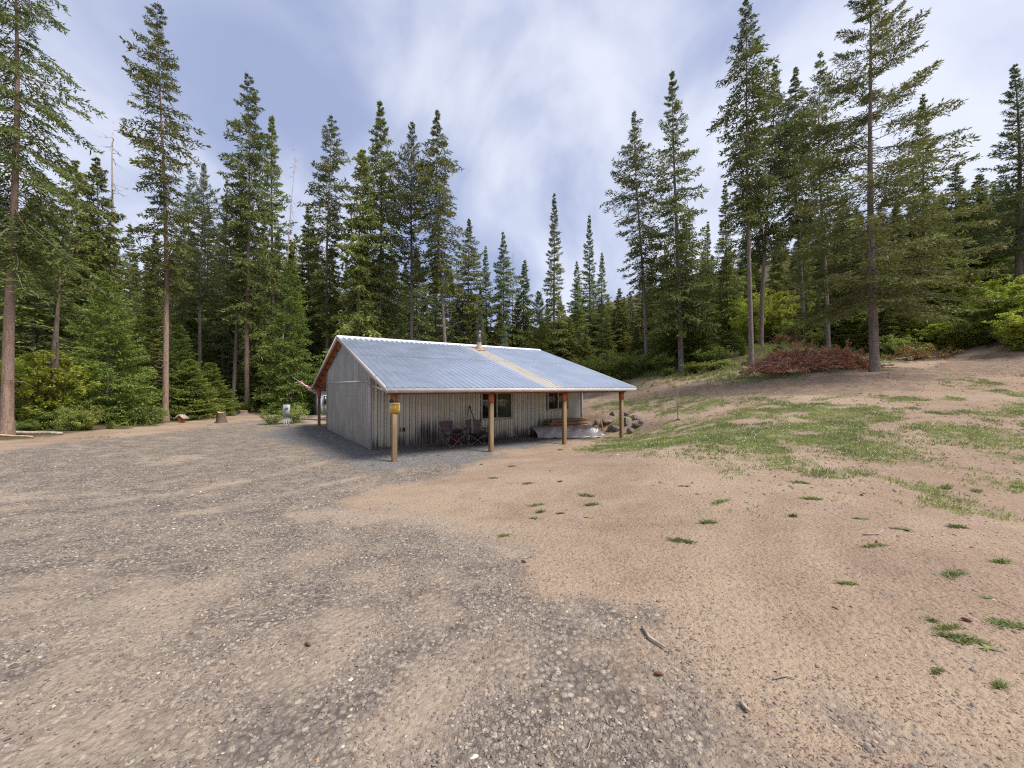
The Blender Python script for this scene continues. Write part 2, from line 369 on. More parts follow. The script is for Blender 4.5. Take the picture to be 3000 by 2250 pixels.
def mat_ground():
    m = bpy.data.materials.new('ground'); t, N, L, p, out = nt(m)
    def at(n):
        a = N.new('ShaderNodeAttribute'); a.attribute_name = n; return a.outputs['Fac']
    big = noise(N, L, .35, 5, .6); mid = noise(N, L, 2.6, 5, .65); fine = noise(N, L, 22, 4, .7); grit = noise(N, L, 75, 3, .7)
    # dirt
    dirt = mixc(N, L, ramp(N, L, mid.outputs['Fac'], .3, .7), (.315, .228, .163), (.245, .175, .126))
    dirt = mixc(N, L, ramp(N, L, big.outputs['Fac'], .4, .66), dirt, (.35, .265, .192))
    dirt = mixc(N, L, ramp(N, L, fine.outputs['Fac'], .5, .75), dirt, (.175, .122, .09))
    dirt = mixc(N, L, ramp(N, L, grit.outputs['Fac'], .54, .68), dirt, (.115, .08, .062))
    # gravel: cells of stone, each its own grey
    tcn = N.new('ShaderNodeTexCoord')
    vo = N.new('ShaderNodeTexVoronoi'); vo.inputs['Scale'].default_value = 26; L.new(tcn.outputs['Object'], vo.inputs['Vector'])
    vo2 = N.new('ShaderNodeTexVoronoi'); vo2.inputs['Scale'].default_value = 11; L.new(tcn.outputs['Object'], vo2.inputs['Vector'])
    sx = N.new('ShaderNodeSeparateColor'); L.new(vo.outputs['Color'], sx.inputs[0])
    sx2 = N.new('ShaderNodeSeparateColor'); L.new(vo2.outputs['Color'], sx2.inputs[0])
    gcol = mixc(N, L, sx.outputs[0], (.122, .102, .088), (.295, .25, .208))
    gcol = mixc(N, L, ramp(N, L, sx.outputs[1], .86, .95), gcol, (.40, .345, .27))
    gcol = mixc(N, L, ramp(N, L, sx2.outputs[1], .5, .9), gcol, (.175, .148, .13))
    gcol = mixc(N, L, ramp(N, L, vo.outputs['Distance'], .35, .75), gcol, (.10, .083, .07))
    tan = mixc(N, L, ramp(N, L, fine.outputs['Fac'], .4, .7), (.365, .29, .222), (.25, .198, .152))
    bare = at('bare')
    gmix = N.new('ShaderNodeMath'); gmix.operation = 'MULTIPLY'; L.new(bare, gmix.inputs[0]); gmix.inputs[1].default_value = .75
    gcol = mixc(N, L, gmix.outputs[0], gcol, tan)
    sand = N.new('ShaderNodeMath'); sand.operation = 'MULTIPLY'; L.new(ramp(N, L, mid.outputs['Fac'], .42, .7), sand.inputs[0]); sand.inputs[1].default_value = .62
    gcol = mixc(N, L, sand.outputs[0], gcol, tan)
    fr = mixc(N, L, sx.outputs[0], (.08, .078, .078), (.225, .218, .213))
    gcol = mixc(N, L, at('fresh'), gcol, fr)
    # break the border up
    def brk(f, amt=.5, src=fine):
        a = N.new('ShaderNodeMath'); a.operation = 'MULTIPLY_ADD'; L.new(src.outputs['Fac'], a.inputs[0]); a.inputs[1].default_value = amt
        b = N.new('ShaderNodeMath'); b.operation = 'ADD'; L.new(f, b.inputs[0]); b.inputs[1].default_value = -amt / 2; L.new(b.outputs[0], a.inputs[2])
        return ramp(N, L, a.outputs[0], .2, .8)
    dm = N.new('ShaderNodeMath'); dm.operation = 'MULTIPLY'; L.new(bare, dm.inputs[0]); dm.inputs[1].default_value = .55
    dirt = mixc(N, L, dm.outputs[0], dirt, mixc(N, L, ramp(N, L, fine.outputs['Fac'], .4, .7), (.375, .295, .215), (.27, .205, .148)))
    col = mixc(N, L, brk(at('gravel'), 1.3, mid), dirt, gcol)
    road = mixc(N, L, ramp(N, L, mid.outputs['Fac'], .35, .65), (.235, .17, .125), (.15, .108, .08))
    rdm = N.new('ShaderNodeMath'); rdm.operation = 'MULTIPLY'; L.new(brk(at('road')), rdm.inputs[0]); rdm.inputs[1].default_value = .85
    col = mixc(N, L, rdm.outputs[0], col, road)
    gcol2 = mixc(N, L, ramp(N, L, fine.outputs['Fac'], .35, .7), (.10, .115, .042), (.20, .175, .09))
    gm = N.new('ShaderNodeMath'); gm.operation = 'MULTIPLY'; L.new(brk(at('grass'), 1.2, mid), gm.inputs[0]); gm.inputs[1].default_value = .6
    col = mixc(N, L, gm.outputs[0], col, gcol2)
    fl = mixc(N, L, ramp(N, L, mid.outputs['Fac'], .35, .65), (.085, .06, .04), (.06, .075, .025))
    fl = mixc(N, L, ramp(N, L, fine.outputs['Fac'], .45, .75), fl, (.16, .11, .07))
    col = mixc(N, L, brk(at('forest'), .7, mid), col, fl)
    L.new(col, p.inputs['Base Color']); p.inputs['Roughness'].default_value = .95; p.inputs['Specular IOR Level'].default_value = .15
    h = N.new('ShaderNodeMath'); h.operation = 'MULTIPLY_ADD'; L.new(vo.outputs['Distance'], h.inputs[0]); h.inputs[1].default_value = -.5; L.new(fine.outputs['Fac'], h.inputs[2])
    h2 = N.new('ShaderNodeMath'); h2.operation = 'MULTIPLY_ADD'; L.new(grit.outputs['Fac'], h2.inputs[0]); h2.inputs[1].default_value = .4; L.new(h.outputs[0], h2.inputs[2])
    b = N.new('ShaderNodeBump'); b.inputs['Strength'].default_value = .8; b.inputs['Distance'].default_value = .03
    L.new(h2.outputs[0], b.inputs['Height']); L.new(b.outputs[0], p.inputs['Normal'])
    return m
me.materials.append(mat_ground())
tag(link('ground', me), kind='structure')

# ------------------------------------------------------------------ shared materials
M = {}
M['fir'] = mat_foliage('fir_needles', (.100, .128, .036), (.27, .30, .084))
M['firl'] = mat_foliage('open_fir_needles', (.090, .112, .034), (.235, .262, .082))
M['larch'] = mat_foliage('larch_needles', (.072, .096, .026), (.195, .225, .060), trans=.3)
M['pine'] = mat_foliage('pine_needles', (.068, .085, .030), (.165, .185, .064))
M['young'] = mat_foliage('young_fir_needles', (.085, .125, .024), (.25, .295, .064), trans=.35)
M['blue'] = mat_foliage('blue_spruce_needles', (.12, .16, .09), (.27, .32, .18))
M['cedar'] = mat_foliage('cedar_sprays', (.11, .13, .028), (.29, .30, .078))
M['leaf'] = mat_foliage('shrub_leaves', (.20, .27, .035), (.48, .53, .085), trans=.45)
M['leafg'] = mat_foliage('shrub_leaves_green', (.15, .205, .038), (.36, .42, .095), trans=.4)
M['grass'] = mat_foliage('grass_blades', (.13, .165, .05), (.34, .37, .13), trans=.35)
M['weed'] = mat_foliage('weed_leaves', (.11, .14, .045), (.27, .30, .11), trans=.3)
M['dead'] = mat_foliage('dead_needles', (.34, .12, .08), (.62, .29, .20), trans=.2)
M['brown'] = mat_foliage('brown_needles', (.14, .08, .035), (.30, .17, .07), trans=.2)
M['bark_l'] = mat_bark('larch_bark', (.20, .135, .102), (.30, .215, .165), (.235, .175, .145))
M['bark_g'] = mat_bark('grey_larch_bark', (.15, .118, .105), (.235, .19, .17), (.19, .155, .14))
M['bark_f'] = mat_bark('fir_bark', (.13, .105, .092), (.22, .185, .165), (.17, .14, .125))
M['bark_d'] = mat_bark('dark_bark', (.09, .068, .055), (.16, .125, .10), (.13, .105, .08))
M['dry'] = mat_two('dry_wood', (.42, .37, .32), (.25, .20, .165), 14, .9, stretch=(1, 1, .3))
M['stone'] = mat_two('boulder_stone', (.235, .19, .155), (.14, .112, .09), 4, .9, bump=.6)

# ------------------------------------------------------------------ tree builders
def unit(v): return v / np.maximum(np.linalg.norm(v, axis=-1, keepdims=True), 1e-9)

def blades(P, D, ln, wd, flat, r):
    """one thin leaf triangle per row: base P, direction D"""
    n = len(P)
    up = np.stack([r.normal(0, .55, n), r.normal(0, .55, n), np.full(n, flat) + r.normal(0, .5, n)], 1)
    W = unit(np.cross(D, up)) * wd[:, None] * .5
    tip = P + D * ln[:, None]
    mid = P + D * (ln * .35)[:, None]
    V = np.stack([mid - W, tip, mid + W, P], 1).reshape(-1, 3)
    i = np.arange(n)[:, None] * 4
    Fq = np.concatenate([i, i + 3, i + 2, i + 1], 1)
    return V, Fq

def conifer(seed, H, base, rad, nb, shape='cone', e_top=35, e_bot=-12, droop=.15, tip=.1, tw_n=16, tw_len=.42, bl_n=7, bl=(.16, .30), bw=.055,
            flat=.8, hang=.1, irr=.3, trunk_r=.22, dead_low=0, wobble=.12, clump=0.0, bark='bark_f', fol='fir', lean=0.0, inner=.12):
    r = np.random.default_rng(seed)
    # trunk line
    zs = np.linspace(0, H, 15); ph = r.uniform(0, 6.28, 2)
    def axis_at(h): return np.stack([wobble * np.sin(h / H * 4.2 + ph[0]) * h / H + lean * h * h / H, wobble * np.sin(h / H * 5.1 + ph[1]) * h / H], -1)
    tr = trunk_r * (1 - (zs / H) ** .85 * .97) ; tr[0] *= 1.28; tr[1] *= 1.0
    zz = zs.copy(); zz[1] = min(.9, H * .06)
    tb = MB(); ax = axis_at(zz); tb.tube([(ax[i, 0], ax[i, 1], zz[i] - (.25 if i == 0 else 0)) for i in range(15)], list(np.maximum(tr, .008)), k=12, caps=False)
    # branches
    x = np.sort((np.arange(nb) + r.uniform(0, 1, nb)) / nb) ** {'cone': 1.3, 'wide': 1.35, 'spire': 1.3, 'column': 1.12}.get(shape, 1.12)
    if clump: x = np.clip(x + .14 * clump * np.sin(x * 2 * np.pi * (nb / 8)) / (nb / 8), 0, 1)
    h = base + (H - base) * x * .985
    if shape == 'cone': pr = (1 - x) ** .85 * (1 - .25 * np.exp(-x * 9)) + .03
    elif shape == 'column': pr = np.minimum(1, ((1 - x) * 2.3) ** .78) * (.62 + .38 * np.sin(np.pi * np.clip(x * 1.1, 0, 1))) + .03
    elif shape == 'spire': pr = (1 - x) ** 1.15 + .035
    elif shape == 'wide': pr = (1 - x) ** .7 * (1 - .2 * np.exp(-x * 6)) + .03
    else: pr = np.minimum(1, ((1 - x) * 2.4) ** .75) * (.74 + .26 * x) + .03
    az = np.arange(nb) * 2.39996 + r.normal(0, .5, nb)
    lump = vnoise(np.cos(az) * 1.5 + h * .35, np.sin(az) * 1.5 + h * .5, 1.0, seed)
    L = rad * pr * np.clip(1 + irr * (lump * 2 - 1) * 1.6 + r.normal(0, irr * .45, nb), .25, 1.9)
    el = np.radians(e_bot + (e_top - e_bot) * x ** 1.3 + r.normal(0, 7, nb))
    ca, sa = np.cos(az), np.sin(az)
    out = np.stack([ca, sa], 1); side = np.stack([-sa, ca, np.zeros(nb)], 1)
    a0 = axis_at(h)
    def bp(s):                                    # s (nb,k) -> points (nb,k,3)
        hor = L[:, None] * s; bend = .10 * np.sin(az * 3.7)[:, None] * L[:, None] * s ** 2
        p = np.empty(s.shape + (3,))
        p[..., 0] = a0[:, 0:1] + ca[:, None] * hor * np.cos(el)[:, None] - sa[:, None] * bend
        p[..., 1] = a0[:, 1:2] + sa[:, None] * hor * np.cos(el)[:, None] + ca[:, None] * bend
        p[..., 2] = h[:, None] + np.sin(el)[:, None] * hor + L[:, None] * (-droop * s ** 2 + tip * s ** 3.5)
        return p
    s5 = np.tile(np.array([0, .35, .7, 1.0]), (nb, 1)); bpts = bp(s5)
    br = np.clip(trunk_r * .16 * (L / rad) ** .8, .008, .06)
    # woody limbs as three-sided tubes, all at once
    k = 3; ang = np.arange(k) * 2 * np.pi / k
    ring = side[:, None, None, :] * np.cos(ang)[None, None, :, None] + np.array([0, 0, 1.0]) * np.sin(ang)[None, None, :, None]
    rr = br[:, None] * np.array([1, .75, .45, .12])[None]
    LV = (bpts[:, :, None, :] + ring * rr[:, :, None, None]).reshape(-1, 3)
    b0 = (np.arange(nb) * 12)[:, None, None, None]
    ii = np.arange(3)[None, :, None, None] * 3; jj = np.arange(3)[None, None, :, None]
    q = np.concatenate([b0 + ii + jj, b0 + ii + (jj + 1) % 3, b0 + ii + 3 + (jj + 1) % 3, b0 + ii + 3 + jj], -1).reshape(-1, 4)
    tv = np.concatenate(tb.V); tf = np.array([f for f in tb.F if len(f) == 4])
    Vt = np.concatenate([tv, LV]); Ft = np.concatenate([tf, q + len(tv)])
    if dead_low:                                  # short bare stubs under the crown
        sb = MB()
        for _ in range(dead_low):
            hh = r.uniform(.25, .98) * base; a = r.uniform(0, 6.28); l = r.uniform(.25, 1.0); c = axis_at(np.array([hh]))[0]
            sb.tube([(c[0], c[1], hh), (c[0] + math.cos(a) * l * .6, c[1] + math.sin(a) * l * .6, hh + r.uniform(-.12, .1)), (c[0] + math.cos(a) * l, c[1] + math.sin(a) * l, hh + r.uniform(-.35, .1))], [.022, .014, .005], k=3, caps=False)
        sv = np.concatenate(sb.V); Ft = np.concatenate([Ft, np.array(sb.F) + len(Vt)]); Vt = np.concatenate([Vt, sv])
    trunk = mk_mesh('trunk', Vt, Ft, smooth=True); trunk.materials.append(M[bark])
    # twigs
    s = inner + (1 - inner) * (np.arange(tw_n)[None] + r.uniform(0, 1, (nb, tw_n))) / tw_n
    p0 = bp(s); p1 = bp(s + .04); tang = unit(p1 - p0)
    sg = np.where((np.arange(tw_n)[None] + np.arange(nb)[:, None]) % 2 == 0, 1.0, -1.0)
    tl = (tw_len * L[:, None] * (1.08 - s) + .06 * L[:, None] + .07) * r.uniform(.65, 1.25, s.shape)
    tl = np.minimum(tl, 1.3)
    td = unit(tang * r.uniform(.35, 1.0, s.shape)[..., None] + side[:, None, :] * (sg * r.uniform(.5, 1.1, s.shape))[..., None] + r.normal(0, .16, s.shape + (3,)) + np.array([0, 0, -1.0]) * hang)
    # blades
    f = (np.arange(bl_n)[None, None] + r.uniform(0, 1, s.shape + (bl_n,))) / bl_n
    pb = p0[:, :, None] + td[:, :, None] * (tl[..., None] * f)[..., None]
    pb[..., 2] -= hang * tl[..., None] * f ** 2 * .6
    bd = unit(td[:, :, None] * .9 + r.normal(0, .62, f.shape + (3,)) * np.array([1, 1, 1 - .45 * flat]))
    n = f.size
    lrel = np.broadcast_to(np.clip(.40 + .75 * (L / rad)[:, None, None], .42, 1.25), f.shape).ravel()
    ln = r.uniform(bl[0], bl[1], n) * lrel; wd = bw * r.uniform(.7, 1.4, n) * lrel
    V, Fq = blades(pb.reshape(-1, 3), bd.reshape(-1, 3), ln, wd, flat, r)
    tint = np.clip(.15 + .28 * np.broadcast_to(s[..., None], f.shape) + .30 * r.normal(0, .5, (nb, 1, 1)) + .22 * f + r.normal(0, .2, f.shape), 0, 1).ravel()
    # leader
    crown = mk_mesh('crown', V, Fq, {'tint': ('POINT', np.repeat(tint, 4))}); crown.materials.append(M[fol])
    return trunk, crown, H

def snag(seed, H, nb=34, rad=1.6, trunk_r=.16, e=(-25, 45), start=.25, mat='dry'):
    r = np.random.default_rng(seed); mb = MB()
    mb.tube([(0.1 * math.sin(z * .5) * z / H, .08 * math.cos(z * .4) * z / H, z - (.2 if z == 0 else 0)) for z in np.linspace(0, H, 10)], [max(.012, trunk_r * (1 - i / 9.3)) for i in range(10)], k=9)
    lb = mb
    for i in range(nb):
        z = H * (start + (1 - start) * r.uniform(0, .97)); a = r.uniform(0, 6.28); l = rad * (1.1 - z / H) * r.uniform(.5, 1.3) + .2; el = math.radians(r.uniform(*e))
        pts = [(math.cos(a) * l * q * math.cos(el), math.sin(a) * l * q * math.cos(el), z + math.sin(el) * l * q - .35 * l * q * q) for q in (0, .3, .65, 1)]
        lb.tube(pts, [.028, .02, .012, .005], k=3, caps=False)
        for _ in range(3):
            q = r.uniform(.3, .9); b = Vector(pts[0]).lerp(Vector(pts[3]), q); b.z = z + math.sin(el) * l * q - .35 * l * q * q
            d = Vector((math.cos(a + r.uniform(-1, 1)), math.sin(a + r.uniform(-1, 1)), r.uniform(-.7, .3))) * r.uniform(.15, .4)
            lb.tube([b, b + d * .6, b + d], [.010, .007, .003], k=3, caps=False)
    return lb.mesh('dead_tree', M[mat]), None, H

def shrub(seed, H, R, stems, nleaf, lsz, fol='leaf', lean=0.2, low=.05):
    r = np.random.default_rng(seed); mb = MB(); tips = []
    for i in range(stems):
        a = r.uniform(0, 6.28); q = r.uniform(.15, 1) ** .6; hh = H * r.uniform(.55, 1.0) * (1.12 - .35 * q)
        pts = [(math.cos(a) * .12 * q, math.sin(a) * .12 * q, -.1), (math.cos(a) * R * q * .35, math.sin(a) * R * q * .35, hh * .45), (math.cos(a) * R * q * .75, math.sin(a) * R * q * .75, hh * .8), (math.cos(a) * R * q, math.sin(a) * R * q, hh)]
        mb.tube(pts, [.022, .016, .010, .004], k=4, caps=False)
        P = np.array(pts)
        for _ in range(9):
            u = r.uniform(low, 1); w = u * 3; j = min(int(w), 2); c = P[j] * (1 - w + j) + P[j + 1] * (w - j)
            a2 = r.uniform(0, 6.28); l = r.uniform(.15, .45) * R * .8
            e = c + np.array([math.cos(a2) * l, math.sin(a2) * l, r.uniform(-.05, .35) * l])
            mb.tube([c, (c + e) / 2 + np.array([0, 0, .04]), e], [.007, .005, .002], k=3, caps=False)
            tips.append((c, e))
    st = mb.mesh('stems', M['bark_d'])
    tips = np.array(tips); k = r.integers(0, len(tips), nleaf); u = r.uniform(.15, 1.1, nleaf)[:, None]
    c = tips[k, 0] * (1 - u) + tips[k, 1] * u + r.normal(0, .05 * R ** .5, (nleaf, 3)); c[:, 2] = np.maximum(c[:, 2], .03)
    d = unit(np.stack([r.normal(0, 1, nleaf), r.normal(0, 1, nleaf), r.normal(-.25, .4, nleaf)], 1))
    V, Fq = blades(c, d, r.uniform(.8, 1.5, nleaf) * lsz, r.uniform(.6, 1.0, nleaf) * lsz, 1.2, r)
    lump = vnoise(c[:, 0] + c[:, 2] * .7, c[:, 1] + c[:, 2] * .4, .5, seed)
    tint = np.clip(.1 + .55 * lump + .3 * c[:, 2] / H * .6 + r.normal(0, .18, nleaf), 0, 1)
    lv = mk_mesh('leaves', V, Fq, {'tint': ('POINT', np.repeat(tint, 4))}); lv.materials.append(M[fol])
    return st, lv, H

PROTO = {}
# western larches: long bare boles, thin ragged crowns
PROTO['larchA'] = conifer(11, 27, 8.5, 1.85, 185, 'larch', 24, -24, .16, .16, 16, .32, 8, (.13, .28), .06, .1, .16, .50, .20, 18, .25, .6, 'bark_l', 'larch')
PROTO['larchB'] = conifer(12, 27, 7.5, 1.6, 190, 'larch', 30, -24, .2, .14, 15, .34, 8, (.14, .30), .066, .1, .2, .52, .19, 14, .3, .6, 'bark_l', 'larch')
PROTO['larchC'] = conifer(13, 27, 11.0, 1.7, 190, 'column', 30, -28, .24, .12, 14, .42, 8, (.15, .32), .066, .2, .2, .50, .185, 12, .25, .6, 'bark_g', 'larch')
PROTO['larchD'] = conifer(15, 27, 9.0, 1.9, 175, 'column', 36, -20, .20, .16, 14, .40, 8, (.15, .32), .064, .2, .16, .55, .18, 16, .3, .6, 'bark_g', 'larch')
# the big larch at the left edge with long hanging boughs
PROTO['larchL'] = conifer(14, 25, 8.5, 2.8, 170, 'wide', 12, -32, .18, .02, 28, .24, 10, (.11, .22), .048, .1, .26, .40, .205, 12, .15, .7, 'bark_l', 'larch')
# firs
PROTO['firA'] = conifer(21, 25, 2.0, 2.8, 240, 'cone', 40, -24, .18, .14, 18, .42, 7, (.20, .40), .095, .6, .18, .30, .24, 0, .12, .5, 'bark_f', 'fir')
PROTO['firB'] = conifer(22, 25, 3.5, 2.3, 230, 'column', 42, -28, .22, .12, 16, .44, 7, (.20, .40), .095, .5, .2, .38, .22, 4, .15, .5, 'bark_f', 'fir')
PROTO['firC'] = conifer(23, 25, 1.0, 2.6, 250, 'wide', 40, -22, .2, .14, 17, .42, 7, (.21, .42), .10, .6, .18, .32, .22, 0, .12, .4, 'bark_f', 'fir')
PROTO['openfir'] = conifer(24, 22, 3.5, 2.9, 190, 'cone', 34, -24, .18, .18, 22, .38, 7, (.16, .32), .08, .6, .16, .28, .24, 6, .1, .6, 'bark_f', 'fir')
PROTO['spireA'] = conifer(31, 22, 1.2, 2.5, 230, 'spire', 48, -18, .18, .16, 17, .42, 7, (.18, .36), .085, .6, .16, .28, .2, 0, .08, .55, 'bark_f', 'fir')
PROTO['spireB'] = conifer(32, 22, 2.5, 2.2, 220, 'cone', 46, -22, .2, .14, 16, .42, 7, (.19, .38), .09, .6, .18, .32, .2, 2, .1, .55, 'bark_f', 'fir')
# the big fir on the right: wide flat sprays close to the camera
PROTO['bigfir'] = conifer(43, 21.5, 3.8, 4.7, 136, 'cone', 44, -16, .12, .12, 44, .23, 12, (.12, .24), .05, .7, .12, .10, .215, 8, .12, .85, 'bark_g', 'firl', inner=.18)
PROTO['youngA'] = conifer(51, 8, .15, 2.5, 240, 'wide', 42, -6, .12, .10, 24, .42, 9, (.10, .19), .048, .8, .12, .16, .10, 0, .05, .7, 'bark_d', 'young')
PROTO['youngB'] = conifer(52, 6, .1, 2.0, 170, 'wide', 45, -2, .10, .12, 20, .42, 8, (.10, .20), .052, .8, .10, .2, .08, 0, .05, .6, 'bark_d', 'young')
PROTO['blue'] = conifer(53, 7, .2, 1.7, 170, 'cone', 45, 4, .06, .1, 16, .42, 7, (.12, .24), .06, .5, .02, .18, .08, 0, .05, .6, 'bark_d', 'blue')
PROTO['cedarA'] = conifer(61, 20, .8, 2.6, 230, 'wide', 30, -28, .34, .20, 16, .36, 8, (.20, .40), .10, .3, .5, .36, .22, 0, .15, .3, 'bark_l', 'cedar')
PROTO['cedarB'] = conifer(62, 18, .8, 2.2, 210, 'cone', 32, -24, .32, .18, 16, .38, 8, (.20, .38), .10, .3, .48, .36, .2, 0, .15, .3, 'bark_d', 'cedar')
PROTO['pineA'] = conifer(71, 26, 11, 1.9, 130, 'column', 48, 0, .05, .25, 12, .42, 9, (.16, .32), .065, .1, -.08, .5, .22, 18, .2, .2, 'bark_f', 'pine')
PROTO['pineB'] = conifer(72, 22, 5, 2.2, 150, 'cone', 46, -8, .08, .26, 14, .38, 9, (.17, .34), .07, .1, -.04, .42, .24, 10, .2, .3, 'bark_d', 'pine')
PROTO['mossy'] = snag(83, 9, 26, .7, .24, (-50, 20), .2, 'bark_d'); PROTO['snagA'] = snag(81, 20); PROTO['snagB'] = snag(82, 24, 46, 1.1, .14, (-60, 10), .2)
PROTO['shrubA'] = shrub(91, 4.2, 1.9, 30, 14000, .11, 'leaf', low=.02)
PROTO['shrubB'] = shrub(92, 2.2, 1.8, 26, 9000, .085, 'leafg', low=.02)
PROTO['shrubC'] = shrub(93, 5.5, 2.2, 26, 12000, .115, 'leaf', low=.2)
PROTO['shrubD'] = shrub(94, 1.1, .9, 18, 2600, .055, 'leafg', low=.02)

def plant(kind, name, x, y, H=None, xy=None, lean=(0, 0), rz=None, label=None, cat='tree', group=None, sink=.05):
    a, b, h0 = PROTO[kind]
    sz = (H / h0) if H else 1.0; sxy = xy if xy else sz
    e = empty(name, (x, y, T(x, y) - sink), (lean[0], lean[1], 0), (sxy, sxy, sz)) if b else link(name, a)
    if not b: e.location = (x, y, T(x, y) - sink); e.scale = (sxy, sxy, sz)
    R_ = Euler((lean[0], lean[1], 0)).to_matrix() @ Euler((0, 0, rz if rz is not None else random.uniform(0, 6.28))).to_matrix()
    e.rotation_euler = R_.to_euler()
    nm = ('stems', 'leaves') if kind.startswith('shrub') else ('trunk', 'crown')
    if b: link(nm[0], a, e); link(nm[1], b, e)
    return tag(e, label, cat, group)

def hero(kind, name, px, d, pytop, xy, label, pxtop=None, group=None, rz=None):
    x = (px - CX) / F_PX * d; z0 = T(x, d); z1 = EYE + (HY - pytop) / F_PX * d; H = z1 - z0
    ln = math.atan2(((pxtop - px) / F_PX * d), H) if pxtop is not None else 0.0
    return plant(kind, name, x, d, H, xy, (0, ln), rz, label, 'tree', group)

